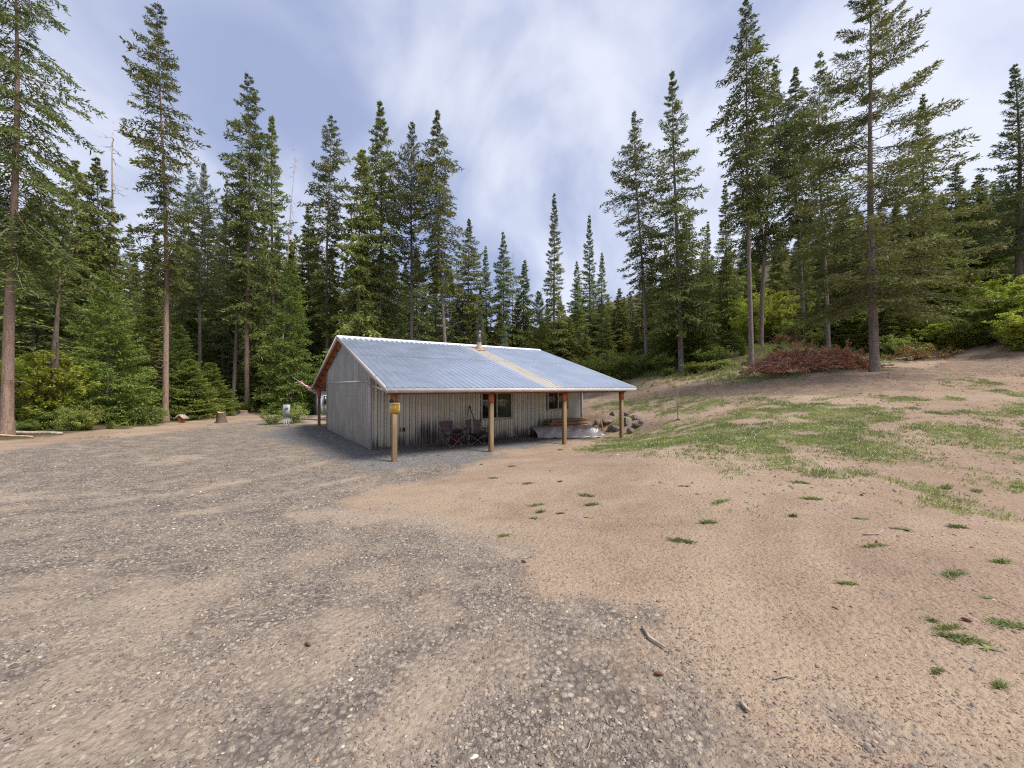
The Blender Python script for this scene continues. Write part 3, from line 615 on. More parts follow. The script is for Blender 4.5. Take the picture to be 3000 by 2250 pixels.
HEROES = [
 ('larchL', 'larch_tree', 22, 16, -330, 1.0, 'tall larch with thick orange-brown trunk at the left edge of the photo', 34),
 ('larchA', 'larch_tree', 485, 25, -8, .95, 'tall thin-crowned larch with bare orange-brown trunk right of the full young fir', 470),
 ('larchB', 'larch_tree', 725, 34, 188, 1.12, 'tall ragged larch with reddish trunk left of the cabin, tallest there', 716),
 ('pineA', 'leaning_tree', 682, 34.5, 470, .8, 'slender grey-trunked tree leaning beside the reddish larch left of the cabin', 712),
 ('firA', 'fir_tree', 800, 39, 325, 1.05, 'dark dense fir close behind the reddish larch left of the cabin', 795),
 ('larchB', 'larch_tree', 962, 38, 322, 1.05, 'larch with sparse side branches standing alone against sky above the cabin gable', 956),
 ('cedarA', 'cedar_tree', 1045, 37, 420, 1.15, 'lower of the twin bushy conifers above the left end of the cabin ridge', 1060),
 ('firB', 'fir_tree', 1112, 39, 282, 1.1, 'taller of the twin bushy conifers above the left end of the cabin ridge', 1112),
 ('pineA', 'pine_tree', 1203, 38, 342, 1.05, 'slim pine with long bare trunk and thin rounded crown behind the cabin ridge', 1210),
 ('larchC', 'larch_tree', 1312, 36, 305, 1.1, 'narrow tall larch with bare lower trunk left of the chimney, slightly leaning', 1274),
 ('firB', 'fir_tree', 1372, 48, 632, .85, 'narrow conifer rising just left of the chimney pipe', 1374),
 ('spireB', 'fir_tree', 1425, 52, 715, .9, 'short conifer above and right of the chimney pipe', 1425),
 ('firB', 'fir_tree', 1474, 50, 672, .7, 'thin spiky conifer beside the bare snag behind the cabin', 1474),
 ('snagA', 'dead_snag', 1502, 52, 715, .7, 'bare dead snag among the trees behind the right part of the ridge', 1502),
 ('cedarB', 'cedar_tree', 1535, 50, 755, 1.0, 'bushy twin-topped conifer left of the tall spire behind the cabin', 1535),
 ('spireA', 'spruce_tree', 1625, 44, 557, 1.0, 'tall conical spruce standing clear behind the right end of the cabin ridge', 1622),
 ('spireA', 'spruce_tree', 1730, 50, 620, .95, 'slender spruce with needle-thin tip right of the conical spruce', 1728),
 ('spireB', 'fir_tree', 1692, 54, 760, .9, 'shorter fir on the left flank of the needle-tipped spruce', 1692),
 ('spireB', 'fir_tree', 1762, 54, 735, .8, 'shorter fir on the right flank of the needle-tipped spruce', 1762),
 ('larchD', 'larch_tree', 1894, 36, 305, 1.05, 'shaggy columnar larch, leftmost tall tree right of the cabin', 1865),
 ('openfir', 'fir_tree', 1996, 33, 188, 1.0, 'open-branched fir with grey trunk second among tall trees right of the cabin', 1972),
 ('larchC', 'larch_tree', 2202, 27, -12, .95, 'very tall narrow larch with bare trunk left of the reddish brush pile', 2184),
 ('larchD', 'larch_tree', 2230, 33, 180, 1.05, 'larch with bare trunk close behind the very tall one by the brush pile', 2268),
 ('larchC', 'larch_tree', 2357, 34, 182, 1.0, 'bushy larch whose trunk rises behind the middle of the brush pile', 2330),
 ('larchD', 'larch_tree', 2428, 30, 132, .9, 'dark larch with knotted trunk behind the right part of the brush pile', 2402),
 ('bigfir', 'fir_tree', 2563, 19.5, -140, 1.0, 'big wide fir with grey trunk and flat sweeping boughs right of the brush pile', 2548),
 ('spireB', 'fir_tree', 2712, 31, 265, .85, 'thin-topped fir seen through the boughs of the big wide fir', 2708),
 ('pineB', 'pine_tree', 2990, 26, 180, .95, 'dark pine with a thin bare tip at the right edge of the photo', 2984),
 ('youngA', 'young_fir', 318, 22.5, 790, 1.0, 'full young fir with branches to the ground beside the gravel drive', 305),
 ('youngB', 'young_fir', 560, 27, 1050, .95, 'low spreading young fir behind the small peaked stump cover', 560),
 ('youngB', 'young_fir', 620, 30, 1060, .95, 'low spreading young fir behind the upright stump', 620),
 ('youngA', 'young_fir', 845, 33, 760, 1.1, 'full green fir hugging the forest edge just left of the cabin gable', 850),
 ('firC', 'fir_tree', 905, 42, 600, 1.0, 'dense dark fir rising behind the cabin gable peak', 905),
 ('blue', 'young_fir', 1408, 38, 905, .8, 'pale young fir right beside the chimney pipe', 1408),
 ('blue', 'blue_spruce', 1478, 36, 955, .7, 'small blue-grey spruce right of the chimney pipe', 1478),
 ('youngA', 'young_fir', 1580, 42, 850, .85, 'green young fir in front of the conical spruce trunk', 1580),
 ('youngB', 'young_fir', 2065, 33.5, 960, .75, 'small young fir right of the open-branched fir trunk', 2065),
 ('youngB', 'young_fir', 2140, 34, 965, .8, 'small young fir left of the very tall larch trunk', 2140),
 ('youngB', 'young_fir', 2285, 27, 1010, .5, 'small young fir beside the left end of the brush pile', 2285),
 ('youngA', 'young_fir', 2620, 28, 850, .85, 'dark young fir just right of the big fir trunk', 2620),
 ('firC', 'fir_tree', 2010, 36, 640, .75, 'dense fir standing close behind the open-branched fir', 2010),
 ('firC', 'fir_tree', 2480, 34, 560, .8, 'dense fir between the knotted trunk and the big wide fir', 2480),
 ('cedarA', 'cedar_tree', 215, 30, 455, 1.0, 'olive cedar left of the bare snag top near the left edge', 215),
 ('cedarA', 'cedar_tree', 278, 31, 448, 1.0, 'olive cedar right below the bare snag top near the left edge', 278),
 ('snagB', 'dead_snag', 325, 33, 352, 1.7, 'bare dead treetop between the left edge larch and the thin-crowned larch', 325),
 ('snagB', 'dead_snag', 815, 37, 410, .7, 'pale leaning dead tree against the dark fir left of the cabin', 862),
 ('mossy', 'broken_trunk', 163, 19.5, 780, 1.0, 'dark mossy dead trunk behind the yellow-green shrub at left', 163),
 ('pineA', 'pine_tree', 585, 38, 465, .85, 'thin conifer just right of the thin-crowned larch', 588),
 ('larchA', 'larch_tree', 545, 40, 480, .7, 'sparse small larch behind the thin-crowned larch trunk', 545),
 ('pineB', 'pine_tree', 655, 42, 520, .8, 'dark thin conifer left of the ragged reddish larch', 655),
 ('firB', 'fir_tree', 100, 26, 560, .95, 'dense fir between the left edge larch and the olive cedars', 100),
 ('spireB', 'fir_tree', 2130, 40, 520, .8, 'narrow dark fir seen left of the paired bare larch trunks', 2130),
 ('spireA', 'fir_tree', 2075, 46, 640, .8, 'pointed fir far back right of the open-branched fir', 2075),
 ('firC', 'fir_tree', 2800, 34, 478, .85, 'rounded dense fir on the right slope under open sky', 2800),
 ('firC', 'fir_tree', 2880, 32, 500, .85, 'dense fir on the right slope next to the edge pine', 2880),
]
for h in HEROES: hero(*h)

# shrubs
def bush(kind, px, d, H, xy, label, group=None):
    plant(kind, 'shrub', (px - CX) / F_PX * d, d, H, xy, label=label, cat='shrub', group=group)
for b in [('shrubA', 120, 19.0, 4.4, 1.0, 'tall yellow-green leafy shrub behind the left edge larch trunk'),
          ('shrubA', 40, 20.5, 4.0, .9, 'yellow-green leafy shrub half hidden by the left edge larch trunk'),
          ('shrubB', 215, 20.5, 2.6, .7, 'small leafy shrub between the mossy dead trunk and the young fir'),
          ('shrubB', 1800, 36, 3.2, 1.25, 'round green shrub just right of the cabin roof end'),
          ('shrubB', 1860, 35, 2.6, 1.1, 'green shrub at the foot of the shaggy columnar larch'),
          ('shrubB', 1740, 38, 3.0, 1.1, 'green shrub half hidden behind the cabin roof slope'),
          ('shrubC', 2255, 38, 6.6, 1.0, 'bright yellow-green small tree behind the paired bare larch trunks'),
          ('shrubC', 2150, 42, 6.0, 1.0, 'light green small tree left of the very tall larch'),
          ('shrubB', 2330, 34, 2.6, .8, 'lit green bush behind the left top of the brush pile'),
          ('shrubB', 2395, 31, 1.6, .6, 'lit green bush behind the right top of the brush pile'),
          ('shrubA', 2930, 24, 3.8, 1.0, 'big yellow-green shrub on the bank at the right edge'),
          ('shrubB', 2860, 24.5, 1.9, .9, 'low yellow-green bush left of the right edge shrub'),
          ('shrubB', 2760, 27, 2.2, .9, 'green bush above the brown slash heap on the right bank'),
          ('shrubA', 2480, 33, 3.4, .8, 'yellow-green bush deep in shade left of the big fir trunk'),
          ('shrubB', 2620, 26.5, 1.7, .8, 'green bush just right of the big fir trunk at the forest edge'),
          ('shrubA', 2700, 29, 3.0, .8, 'yellow-green shrub up the slope behind the brown slash heap'),
          ('shrubC', 2810, 29, 4.5, .9, 'light green small tree on the right slope under the rounded fir'),
          ('shrubA', 2880, 27, 3.0, .9, 'light yellow-green shrub above the low bush at right'),
          ('shrubA', 3010, 21.5, 2.6, .8, 'yellow-green shrub cut by the right edge of the photo'),
          ('shrubB', 2550, 30, 2.0, .8, 'shaded green bush left behind the big fir trunk'),
          ('shrubB', 1930, 34.5, 1.6, .9, 'low green bush between the columnar larch and the open fir'),
          ('shrubB', 2080, 32, 1.5, .9, 'low green bush in the grass right of the open fir'),
          ('shrubC', 2310, 40, 5.5, .9, 'yellow-green small tree above the brush pile'),
          ('shrubA', 2430, 36, 3.2, .8, 'yellow-green shrub behind the knotted trunk'),
          ('shrubA', 1960, 42, 4.0, .9, 'light green shrub far back between columnar larch and open fir'),
          ('shrubA', 90, 23, 4.2, .9, 'green leafy shrub deeper behind the left edge larch'),
          ('shrubA', 2770, 25.5, 2.2, .7, 'yellow-green shrub left of the low bush on the right bank'),
          ('shrubA', 2960, 25, 3.4, .8, 'yellow-green shrub under the right edge pine'),
          ('shrubC', 2200, 36, 5.0, .8, 'lit yellow-green sapling between the two bare larch trunks'),
          ('shrubA', 2640, 27.5, 2.2, .7, 'yellow-green shrub low behind the big fir on its right'),
          ('shrubD', 795, 23.5, .95, .9, 'low weedy bush left of the electric meter box'),
          ('shrubD', 872, 24.5, 1.35, 1.0, 'leafy bush right of the electric meter box'),
          ('shrubD', 2665, 25, 1.2, 1.2, 'low green bush beside the brown slash heap'),
          ('shrubD', 2980, 22.5, 1.3, 1.3, 'low bush in the lower right edge of the bank')]:
    bush(*b)

# bushes along the forest edge
r = np.random.default_rng(77)
edgeL = [(x_, y_) for x_, y_ in forest_L[2:10]]; edgeR = [(x_, y_) for x_, y_ in forest_L[13:23]]
for E, n_, zone in ((edgeL, 16, 'along the forest edge left of the drive'), (edgeR, 30, 'along the forest edge right of the cabin')):
    E = np.array(E)
    for i in range(n_):
        q = (i + r.uniform(0, 1)) / n_ * (len(E) - 1.001); j = int(q); p = E[j] * (1 - q + j) + E[j + 1] * (q - j); p = p * (1 + r.uniform(.02, .16))
        k = ['shrubD', 'shrubB', 'shrubD', 'shrubB', 'youngB'][int(r.integers(0, 5))]; H = r.uniform(.5, 1.5)
        if abs(p[0] / p[1] * F_PX + CX - 2563) < 60 or 2230 < p[0] / p[1] * F_PX + CX < 2520: continue
        plant(k, 'edge_bush', p[0], p[1], H, H / PROTO[k][2] * r.uniform(.9, 1.5), label=('tiny ' if H < .8 else 'small ' if H < 1.15 else '') + {'shrubD': 'fine-leaved bush ', 'shrubB': 'leafy bush ', 'youngB': 'conifer seedling '}[k] + zone, cat='bush', group='low bushes ' + zone)
# filler forest: individuals behind the named trees
fill = []
r = np.random.default_rng(202)
def topline(px):
    return float(np.interp(px, [-200, 100, 350, 600, 900, 1100, 1300, 1450, 1600, 1800, 1950, 2150, 2400, 2700, 2900, 3200], [560, 590, 640, 640, 690, 680, 760, 840, 860, 850, 740, 700, 640, 600, 560, 480]))
for row, (dlo, dhi, step, dt) in enumerate([(44, 52, 62, 0), (56, 68, 62, 30), (72, 90, 58, 60)]):
    px = -180 + row * 20
    while px < 3200:
        d = r.uniform(dlo, dhi); x = (px - CX) / F_PX * d
        rel = np.array([x, d]) - CAB0; t_, s_ = rel @ CU, rel @ CV
        if not (-3 < t_ < 13 and s_ < 14):
            fill.append((px, d, topline(px) + dt + r.uniform(-45, 90)))
        px += step * r.uniform(.75, 1.3)
LMK = [(-400, 100, 'left of the left edge larch'), (100, 330, 'around the olive cedars'), (330, 480, 'left of the thin-crowned larch'), (480, 600, 'right of the thin-crowned larch'), (600, 780, 'behind the ragged reddish larch'), (780, 950, 'behind the dark fir left of the cabin'), (950, 1160, 'behind the twin bushy conifers'), (1160, 1340, 'behind the slim pine and narrow larch'), (1340, 1520, 'behind the chimney pipe'), (1520, 1700, 'behind the conical spruce'), (1700, 1880, 'behind the needle-tipped spruce'), (1880, 2060, 'behind the columnar larch and open fir'), (2060, 2280, 'behind the paired bare larch trunks'), (2280, 2480, 'behind the brush pile'), (2480, 2660, 'behind the big wide fir'), (2660, 2860, 'on the slope right of the big fir'), (2860, 4000, 'behind the right edge pine')]
LOOK = {'firA': 'dense fir', 'firB': 'narrow fir', 'firC': 'bushy fir', 'spireA': 'pointed spruce', 'spireB': 'slender fir', 'cedarA': 'drooping olive cedar', 'cedarB': 'dark cedar', 'pineB': 'open pine', 'youngA': 'full young fir', 'youngB': 'spreading young fir'}
def where(px): return next(n for a_, b_, n in LMK if a_ <= px < b_)
FK = ['firA', 'firB', 'firC', 'spireA', 'spireB', 'cedarA', 'cedarB', 'pineB', 'firC', 'firA']
for px, d, pt in fill:
    zone = ('left of the cabin', 'behind the cabin', 'on the slope right of the cabin')[0 if px < 900 else (1 if px < 1800 else 2)]
    x = (px - CX) / F_PX * d; H = EYE + (HY - pt) / F_PX * d - T(x, d)
    H = max(H, 8); k = FK[int(r.integers(0, len(FK)))]
    plant(k, 'forest_conifer', x, d, H, max(.75, min(1.25, H / PROTO[k][2] * 1.15)), label=('tall ' if H > 24 else 'short ' if H < 16 else '') + LOOK[k] + (' far back ' if d > 70 else ' deep ' if d > 54 else ' ') + 'in forest ' + where(px), cat='tree', group='forest conifers ' + zone)
# young firs filling the understorey
px = -150
while px < 3150:
    d = r.uniform(36, 48) if px < 900 or px > 1700 else r.uniform(42, 52)
    if px < 520: d = r.uniform(24, 34)
    if px > 2450: d = r.uniform(29, 38)
    x = (px - CX) / F_PX * d
    zone = ('left of the cabin', 'behind the cabin', 'right of the cabin')[0 if px < 900 else (1 if px < 1760 else 2)]
    rel = np.array([x, d]) - CAB0
    if not (-3 < rel @ CU < 13 and rel @ CV < 13):
        k = ['youngA', 'youngB', 'firC', 'cedarB', 'youngA'][int(r.integers(0, 5))]; H = r.uniform(4, 9.5)
        plant(k, 'understorey_fir', x, d, H, H / 8 * 1.05 if k.startswith('young') else H / 11, label=('small ' if H < 6 else '') + LOOK[k] + ' in the understorey ' + where(px), cat='tree', group='understorey conifers ' + zone)
    px += r.uniform(32, 62)

# ------------------------------------------------------------------ cabin
def mat_galv(name, base, base2, rough, metal, streak, rust=None, tinted=False, amt=.55):
    m = bpy.data.materials.new(name); t, N, L, p, out = nt(m)
    n1 = noise(N, L, 1.2, 5, .6); n2 = noise(N, L, 13, 4, .6, streak)
    c = mixc(N, L, ramp(N, L, n1.outputs['Fac'], .35, .65), base, base2)
    c = mixc(N, L, ramp(N, L, n2.outputs['Fac'], .45, .8), c, tuple(v * amt for v in base))
    if rust:
        n3 = noise(N, L, 7, 5, .7, rust); n4 = noise(N, L, 3, 3, .6)
        tcx = N.new('ShaderNodeTexCoord'); sxx = N.new('ShaderNodeSeparateXYZ'); L.new(tcx.outputs['Object'], sxx.inputs[0])
        dxx = N.new('ShaderNodeMath'); dxx.operation = 'SUBTRACT'; L.new(sxx.outputs['X'], dxx.inputs[0]); dxx.inputs[1].default_value = 5.98
        axx = N.new('ShaderNodeMath'); axx.operation = 'ABSOLUTE'; L.new(dxx.outputs[0], axx.inputs[0])
        win = ramp(N, L, axx.outputs[0], .50, .34)
        def tim(a_, k_=1.0):
            q_ = N.new('ShaderNodeMath'); q_.operation = 'MULTIPLY'; L.new(a_, q_.inputs[0]); L.new(win, q_.inputs[1])
            q2 = N.new('ShaderNodeMath'); q2.operation = 'MULTIPLY'; L.new(q_.outputs[0], q2.inputs[0]); q2.inputs[1].default_value = k_; return q2.outputs[0]
        c = mixc(N, L, tim(ramp(N, L, n3.outputs['Fac'], .28, .60), .85), c, (.40, .32, .19)); c = mixc(N, L, tim(ramp(N, L, n3.outputs['Fac'], .55, .66)), c, (.28, .17, .09))
        m2 = N.new('ShaderNodeMath'); m2.operation = 'MULTIPLY'; L.new(tim(ramp(N, L, n3.outputs['Fac'], .25, .6)), m2.inputs[0]); m2.inputs[1].default_value = -metal
        m3 = N.new('ShaderNodeMath'); m3.operation = 'ADD'; L.new(m2.outputs[0], m3.inputs[0]); m3.inputs[1].default_value = metal; L.new(m3.outputs[0], p.inputs['Metallic'])
    else: p.inputs['Metallic'].default_value = metal
    if tinted:                      # darker towards the ground in ragged tongues, plus a yellowish mottle
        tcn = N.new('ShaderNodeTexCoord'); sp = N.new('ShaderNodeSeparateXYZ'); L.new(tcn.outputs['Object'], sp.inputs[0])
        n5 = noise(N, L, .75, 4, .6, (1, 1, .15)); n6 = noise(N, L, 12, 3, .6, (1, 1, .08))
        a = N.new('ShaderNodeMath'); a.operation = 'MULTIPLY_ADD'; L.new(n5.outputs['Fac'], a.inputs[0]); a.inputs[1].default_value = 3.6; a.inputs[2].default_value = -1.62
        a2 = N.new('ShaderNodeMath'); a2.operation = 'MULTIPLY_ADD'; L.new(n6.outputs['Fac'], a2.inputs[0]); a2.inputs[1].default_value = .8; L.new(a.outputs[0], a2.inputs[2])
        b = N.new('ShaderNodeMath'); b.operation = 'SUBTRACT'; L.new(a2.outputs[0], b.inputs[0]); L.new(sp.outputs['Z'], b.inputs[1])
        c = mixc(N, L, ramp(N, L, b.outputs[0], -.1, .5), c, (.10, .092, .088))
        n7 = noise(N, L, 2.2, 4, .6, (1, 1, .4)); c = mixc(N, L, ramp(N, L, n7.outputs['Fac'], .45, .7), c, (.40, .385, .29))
    L.new(c, p.inputs['Base Color'])
    mr = N.new('ShaderNodeMapRange'); mr.inputs['To Min'].default_value = rough - .08; mr.inputs['To Max'].default_value = rough + .12
    L.new(n1.outputs['Fac'], mr.inputs['Value']); L.new(mr.outputs['Result'], p.inputs['Roughness'])
    return m
M['roof'] = mat_galv('galvanised_roof', (.44, .50, .60), (.50, .56, .66), .28, .75, (1, 1, 1), amt=.90)
M['roof_rust'] = mat_galv('rust_stained_roof', (.44, .50, .60), (.50, .56, .66), .30, .72, (1, 1, 1), rust=(1.6, .05, .05), amt=.93)
M['wall_g'] = mat_galv('weathered_wall_gable', (.34, .34, .32), (.28, .28, .265), .34, .6, (1, 1, .05), amt=.65)
M['wall_f'] = mat_galv('weathered_wall_front', (.44, .435, .40), (.38, .375, .35), .36, .6, (1, 1, .05), tinted=True, amt=.82)
M['trim'] = mat_two('painted_trim', (.50, .48, .465), (.42, .40, .385), 3, .55, stretch=(1, 1, 1))
M['trimw'] = mat_two('bright_ridge_metal', (.80, .81, .82), (.70, .72, .74), 3, .4, .3)
M['tinted'] = mat_two('orange_stained_wood', (.47, .155, .045), (.33, .095, .030), 5, .6, stretch=(1, 1, 1), bump=.2)
M['beam'] = mat_two('red_brown_beam', (.30, .085, .05), (.22, .06, .04), 5, .6)
M['post'] = mat_two('treated_post', (.22, .14, .062), (.13, .085, .042), 7, .75, stretch=(1, 1, .12), bump=.2)
M['glass'] = mat_two('dark_window_glass', (.012, .016, .012), (.02, .03, .018), 1.5, .04, spec=1.0)
M['curtain_reflect'] = mat_two('curtain_reflection_glass', (.09, .12, .065), (.05, .06, .04), 2.2, .06, stretch=(1, 1, .3), spec=1.0)  # curtained pane with a greenish reflection painted into its colour
M['vinyl'] = mat_two('window_vinyl', (.50, .46, .43), (.46, .42, .40), 3, .5)
M['sill'] = mat_two('rusty_sill', (.12, .075, .06), (.08, .06, .055), 6, .8)
M['black'] = mat_two('black_metal', (.018, .018, .02), (.03, .03, .032), 8, .5)
M['pipe'] = mat_two('chimney_pipe', (.085, .07, .072), (.13, .115, .115), 6, .45, .5)
M['flash'] = mat_two('rusty_flashing', (.42, .32, .23), (.30, .20, .13), 9, .7, .1)
M['grey'] = mat_two('grey_enamel', (.38, .385, .39), (.33, .335, .34), 4, .5)
M['alu'] = mat_two('bare_aluminium', (.55, .55, .55), (.48, .48, .48), 5, .4, .7)

cabin = tag(empty('cabin', (CAB0[0], CAB0[1], 0), (0, 0, CROT)), 'low metal-sided cabin with galvanised gable roof and open porches', 'building')
WL, WD = 10.25, 8.03                                  # wall length and depth
S_F, S_B, T0, T1 = -2.93, 10.8, -.33, 10.65
S_R = (S_F + S_B) / 2; Z_E, Z_R = 2.2, 4.39; SL = (Z_R - Z_E) / (S_R - S_F)
def rz(s): return Z_R - abs(s - S_R) * SL

def ribs(w, pitch=.2286, rw=.030, rh=.028, minor=True):
    """(offset, height) list over a sheet w wide"""
    n = max(1, int(round(w / pitch))); p = w / n; pts = []
    for i in range(n):
        o = i * p
        pts += [(o, rh), (o + rw * .4, rh), (o + rw, 0)]
        if minor: pts += [(o + p * .42, 0), (o + p * .45, rh * .25), (o + p * .5, rh * .25), (o + p * .53, 0)]
        pts += [(o + p - rw, 0), (o + p - rw * .4, rh)]
    pts.append((w, rh))
    return pts
# roof sheets, two courses on each slope
npan = 12; pw = (T1 - T0) / npan
for side in (0, 1):
    for i in range(npan):
        for c in (0, 1):
            sa, sb = (S_F - .04, S_F + 3.9) if c == 0 else (S_F + 3.7, S_R - .01)
            if side: sa, sb = 2 * S_R - sa, 2 * S_R - sb
            lift = .006 * c; pr = ribs(pw, rh=.026, rw=.020, minor=False)
            P = [[(T0 + i * pw + o, s, rz(s) + h + lift) for o, h in pr] for s in np.linspace(sa, sb, 3)]
            mb = MB(); mb.grid(P)
            rust = side == 0 and i in (6, 7)
            mb.build('roof_panel', M['roof_rust'] if rust else M['roof'], cabin, label='rust-streaked roof panel below the chimney' if rust else None)
def slope_slab(t0, t1, sa, sb, zt, zb):
    mb = MB(); V = [(t, s, rz(s) + z) for z in (zb, zt) for t, s in ((t0, sa), (t1, sa), (t1, sb), (t0, sb))]
    mb.add(V, [(3, 2, 1, 0), (4, 5, 6, 7), (0, 1, 5, 4), (1, 2, 6, 5), (2, 3, 7, 6), (3, 0, 4, 7)]); return mb
slope_slab(T0 + .01, T1 - .01, S_F + .01, S_R, -.008, -.035).build('roof_deck', M['tinted'], cabin)
slope_slab(T0 + .01, T1 - .01, S_R, S_B - .01, -.008, -.035).build('roof_deck', M['tinted'], cabin)
for k in range(18):
    t = T0 + .06 + k * (T1 - T0 - .12) / 17
    slope_slab(t - .02, t + .02, S_F + .04, -.06 if 0 < k < 17 else S_R - .01, -.037, -.13).build('rafter', M['tinted'], cabin)
    slope_slab(t - .02, t + .02, WD + .06 if 0 < k < 17 else S_R + .01, S_B - .04, -.037, -.13).build('rafter', M['tinted'], cabin)
for s in np.arange(S_R + .5, S_B - .3, .85):          # purlin ends across the gable overhang
    mb = MB(); mb.box(T0 + .085, -.03, s - .02, s + .02, rz(s) - .115, rz(s) - .039); mb.build('purlin_end', M['tinted'], cabin)
for s in np.arange(S_F + .5, S_R - .2, .85):
    mb = MB(); mb.box(T0 + .085, -.03, s - .02, s + .02, rz(s) - .115, rz(s) - .039); mb.build('purlin_end', M['tinted'], cabin)
mb = MB()
for sg in (-1, 1):
    P = [[(t, S_R + sg * o, Z_R + .044 - o * SL + (.004 if o < .01 else 0)) for t in (T0 - .02, T1 + .02)] for o in (0, .08, .17, .18)]
    P[3] = [(t, S_R + sg * .18, Z_R + .012 - .18 * SL) for t in (T0 - .02, T1 + .02)]
    mb.grid(P)
mb.build('ridge_cap', M['trimw'], cabin)
for sF, sg in ((S_F, -1), (S_B, 1)):
    mb = MB(); mb.box(T0 - .02, T1 + .02, *sorted((sF + sg * .002, sF + sg * .032)), Z_E - .155, Z_E - .012); mb.build('fascia', M['trim'], cabin)
for t in (T0, T1):
    for a, b in ((S_F, S_R), (S_R, S_B)):
        slope_slab(*((t - .03, t - .001) if t < 0 else (t + .001, t + .03)), a, b, .028, -.13).build('rake_trim', M['trim'], cabin)
for s in (-2.65, 10.5):
    mb = MB(); mb.box(-.2, 10.3, s - .05, s + .05, 1.985, 2.13); mb.build('beam', M['beam'], cabin)
    for k, t in enumerate((0.0, 3.35, 6.70, 10.05)):
        mb = MB(); b = .008; w = .07
        ring = [(-w + b, -w), (w - b, -w), (w, -w + b), (w, w - b), (w - b, w), (-w + b, w), (-w, w - b), (-w, -w + b)]
        V = [(t + x, s + y, z) for z in (-.3, 1.985) for x, y in ring]
        mb.add(V, [(i, (i + 1) % 8, 8 + (i + 1) % 8, 8 + i) for i in range(8)] + [tuple(range(8, 16))])
        po = mb.build('post', M['post'], cabin)
        mb = MB(); z0 = 1.60 if k == 0 else 1.68
        mb.box(t - .078, t + .078, s - .078, s + .078, z0, 1.983); mb.build('post_cap', M['tinted'], po)
# walls
def wall_u(t0, t1, s, z0, z1, n, mat, sg, name='wall_panel'):
    w = (t1 - t0) / n
    for i in range(n):
        P = [[(t0 + i * w + o, s + sg * h, z) for o, h in ribs(w)] for z in (z0, z1)]
        mb = MB(); mb.grid(P); mb.build(name, mat, cabin)
def wall_v(t, s0, s1, z0, z1, n, mat, sg):
    w = (s1 - s0) / n
    for i in range(n):
        pr = ribs(w, pitch=.2286, rh=.034, rw=.022, minor=True); P = [[(t + sg * h, s0 + i * w + o, z0) for o, h in pr], [(t + sg * h, s0 + i * w + o, z1(s0 + i * w + o)) for o, h in pr]]
        mb = MB(); mb.grid(P); mb.build('wall_panel', mat, cabin)
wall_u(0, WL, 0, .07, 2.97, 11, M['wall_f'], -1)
wall_u(0, WL, WD, .07, 2.97, 11, M['wall_g'], 1)
for t, sg in ((0, -1), (WL, 1)):
    wall_v(t, 0, WD, .05, lambda s: 2.41, 9, M['wall_g'], sg)
    wall_v(t, 0, WD, 2.40, lambda s: rz(s) - .04, 9, M['wall_g'], sg)
    mb = MB(); mb.box(*sorted((t + sg * .032, t + sg * .05)), .06, WD - .06, 2.385, 2.455); mb.build('trim_band', M['trim'], cabin)
    for s, g in ((0, -1), (WD, 1)):
        mb = MB(); mb.box(*sorted((t + sg * .036, t - sg * .06)), *sorted((s + g * .036, s + g * .032)), .02, rz(s) - .05)
        mb.box(*sorted((t + sg * .036, t + sg * .032)), *sorted((s + g * .031, s - g * .06)), .02, rz(s) - .05); mb.build('corner_trim', M['trim'], cabin)
mb = MB(); mb.box(.0, WL, -.035, .03, -.05, .066); mb.build('sill', M['sill'], cabin)
mb = MB(); mb.box(-.012, .03, .05, WD, -.05, .048); mb.build('sill', M['sill'], cabin)
for t0, t1, z0, z1 in ((4.45, 6.04, .84, 2.42), (8.0, 9.32, 1.12, 2.35)):
    mb = MB(); w = .085
    mb.box(t0, t1, -.065, -.030, z0, z0 + w); mb.box(t0, t1, -.065, -.030, z1 - w, z1); mb.box(t0, t0 + w, -.0651, -.030, z0 + w, z1 - w); mb.box(t1 - w, t1, -.0651, -.030, z0 + w, z1 - w)
    wi = mb.build('window', M['vinyl'], cabin)
    tm = (t0 + t1) / 2
    mb = MB(); mb.box(tm - .03, tm + .03, -.060, -.032, z0 + w, z1 - w); mb.build('mullion', M['vinyl'], wi)
    mb = MB(); mb.box(t0 + w, tm - .03, -.046, -.032, z0 + w, z1 - w); mb.build('pane', M['glass'], wi)
    mb = MB(); mb.box(tm + .03, t1 - w, -.050, -.032, z0 + w, z1 - w); mb.build('pane', M['curtain_reflect'], wi)
mb = MB(); mb.box(1.10, 1.25, -.055, -.028, .58, .74); ob = mb.build('outlet_box', M['grey'], cabin)
mb = MB(); mb.box(1.145, 1.235, -.072, -.055, .60, .72); mb.build('cover', M['black'], ob)
# chimney
ct, cs = 6.12, 3.0; cz = rz(cs)
mb = MB(); mb.tube([(ct, cs, cz + .25), (ct, cs, cz + .86)], .095, 16); ch = mb.build('chimney', M['pipe'], cabin, smooth=False)
mb = MB(); mb.tube([(ct, cs, cz + .80), (ct, cs, cz + .82), (ct, cs, cz + .92)], [.10, .118, .118], 16); mb.build('cap', M['pipe'], ch)
mb = MB(); mb.tube([(ct, cs, cz - .04), (ct, cs, cz + .02), (ct, cs, cz + .16), (ct, cs, cz + .27), (ct, cs, cz + .36)], [.20, .19, .145, .112, .108], 16, caps=False); mb.build('flashing', M['flash'], ch, smooth=True)
slope_slab(ct - .27, ct + .27, cs - .32, cs + .3, .046, .034).build('flashing_plate', M['flash'], ch)
mb = MB(); mb.tube([(-.05, 1.1, 2.44), (-.40, -2.5, 2.58)], .014, 6); mb.build('pole', M['alu'], cabin)
mb = MB(); mb.bar((-.06, -.04, 2.30), (-.26, -2.7, 2.10), .02, .06); mb.build('brace', M['alu'], cabin)

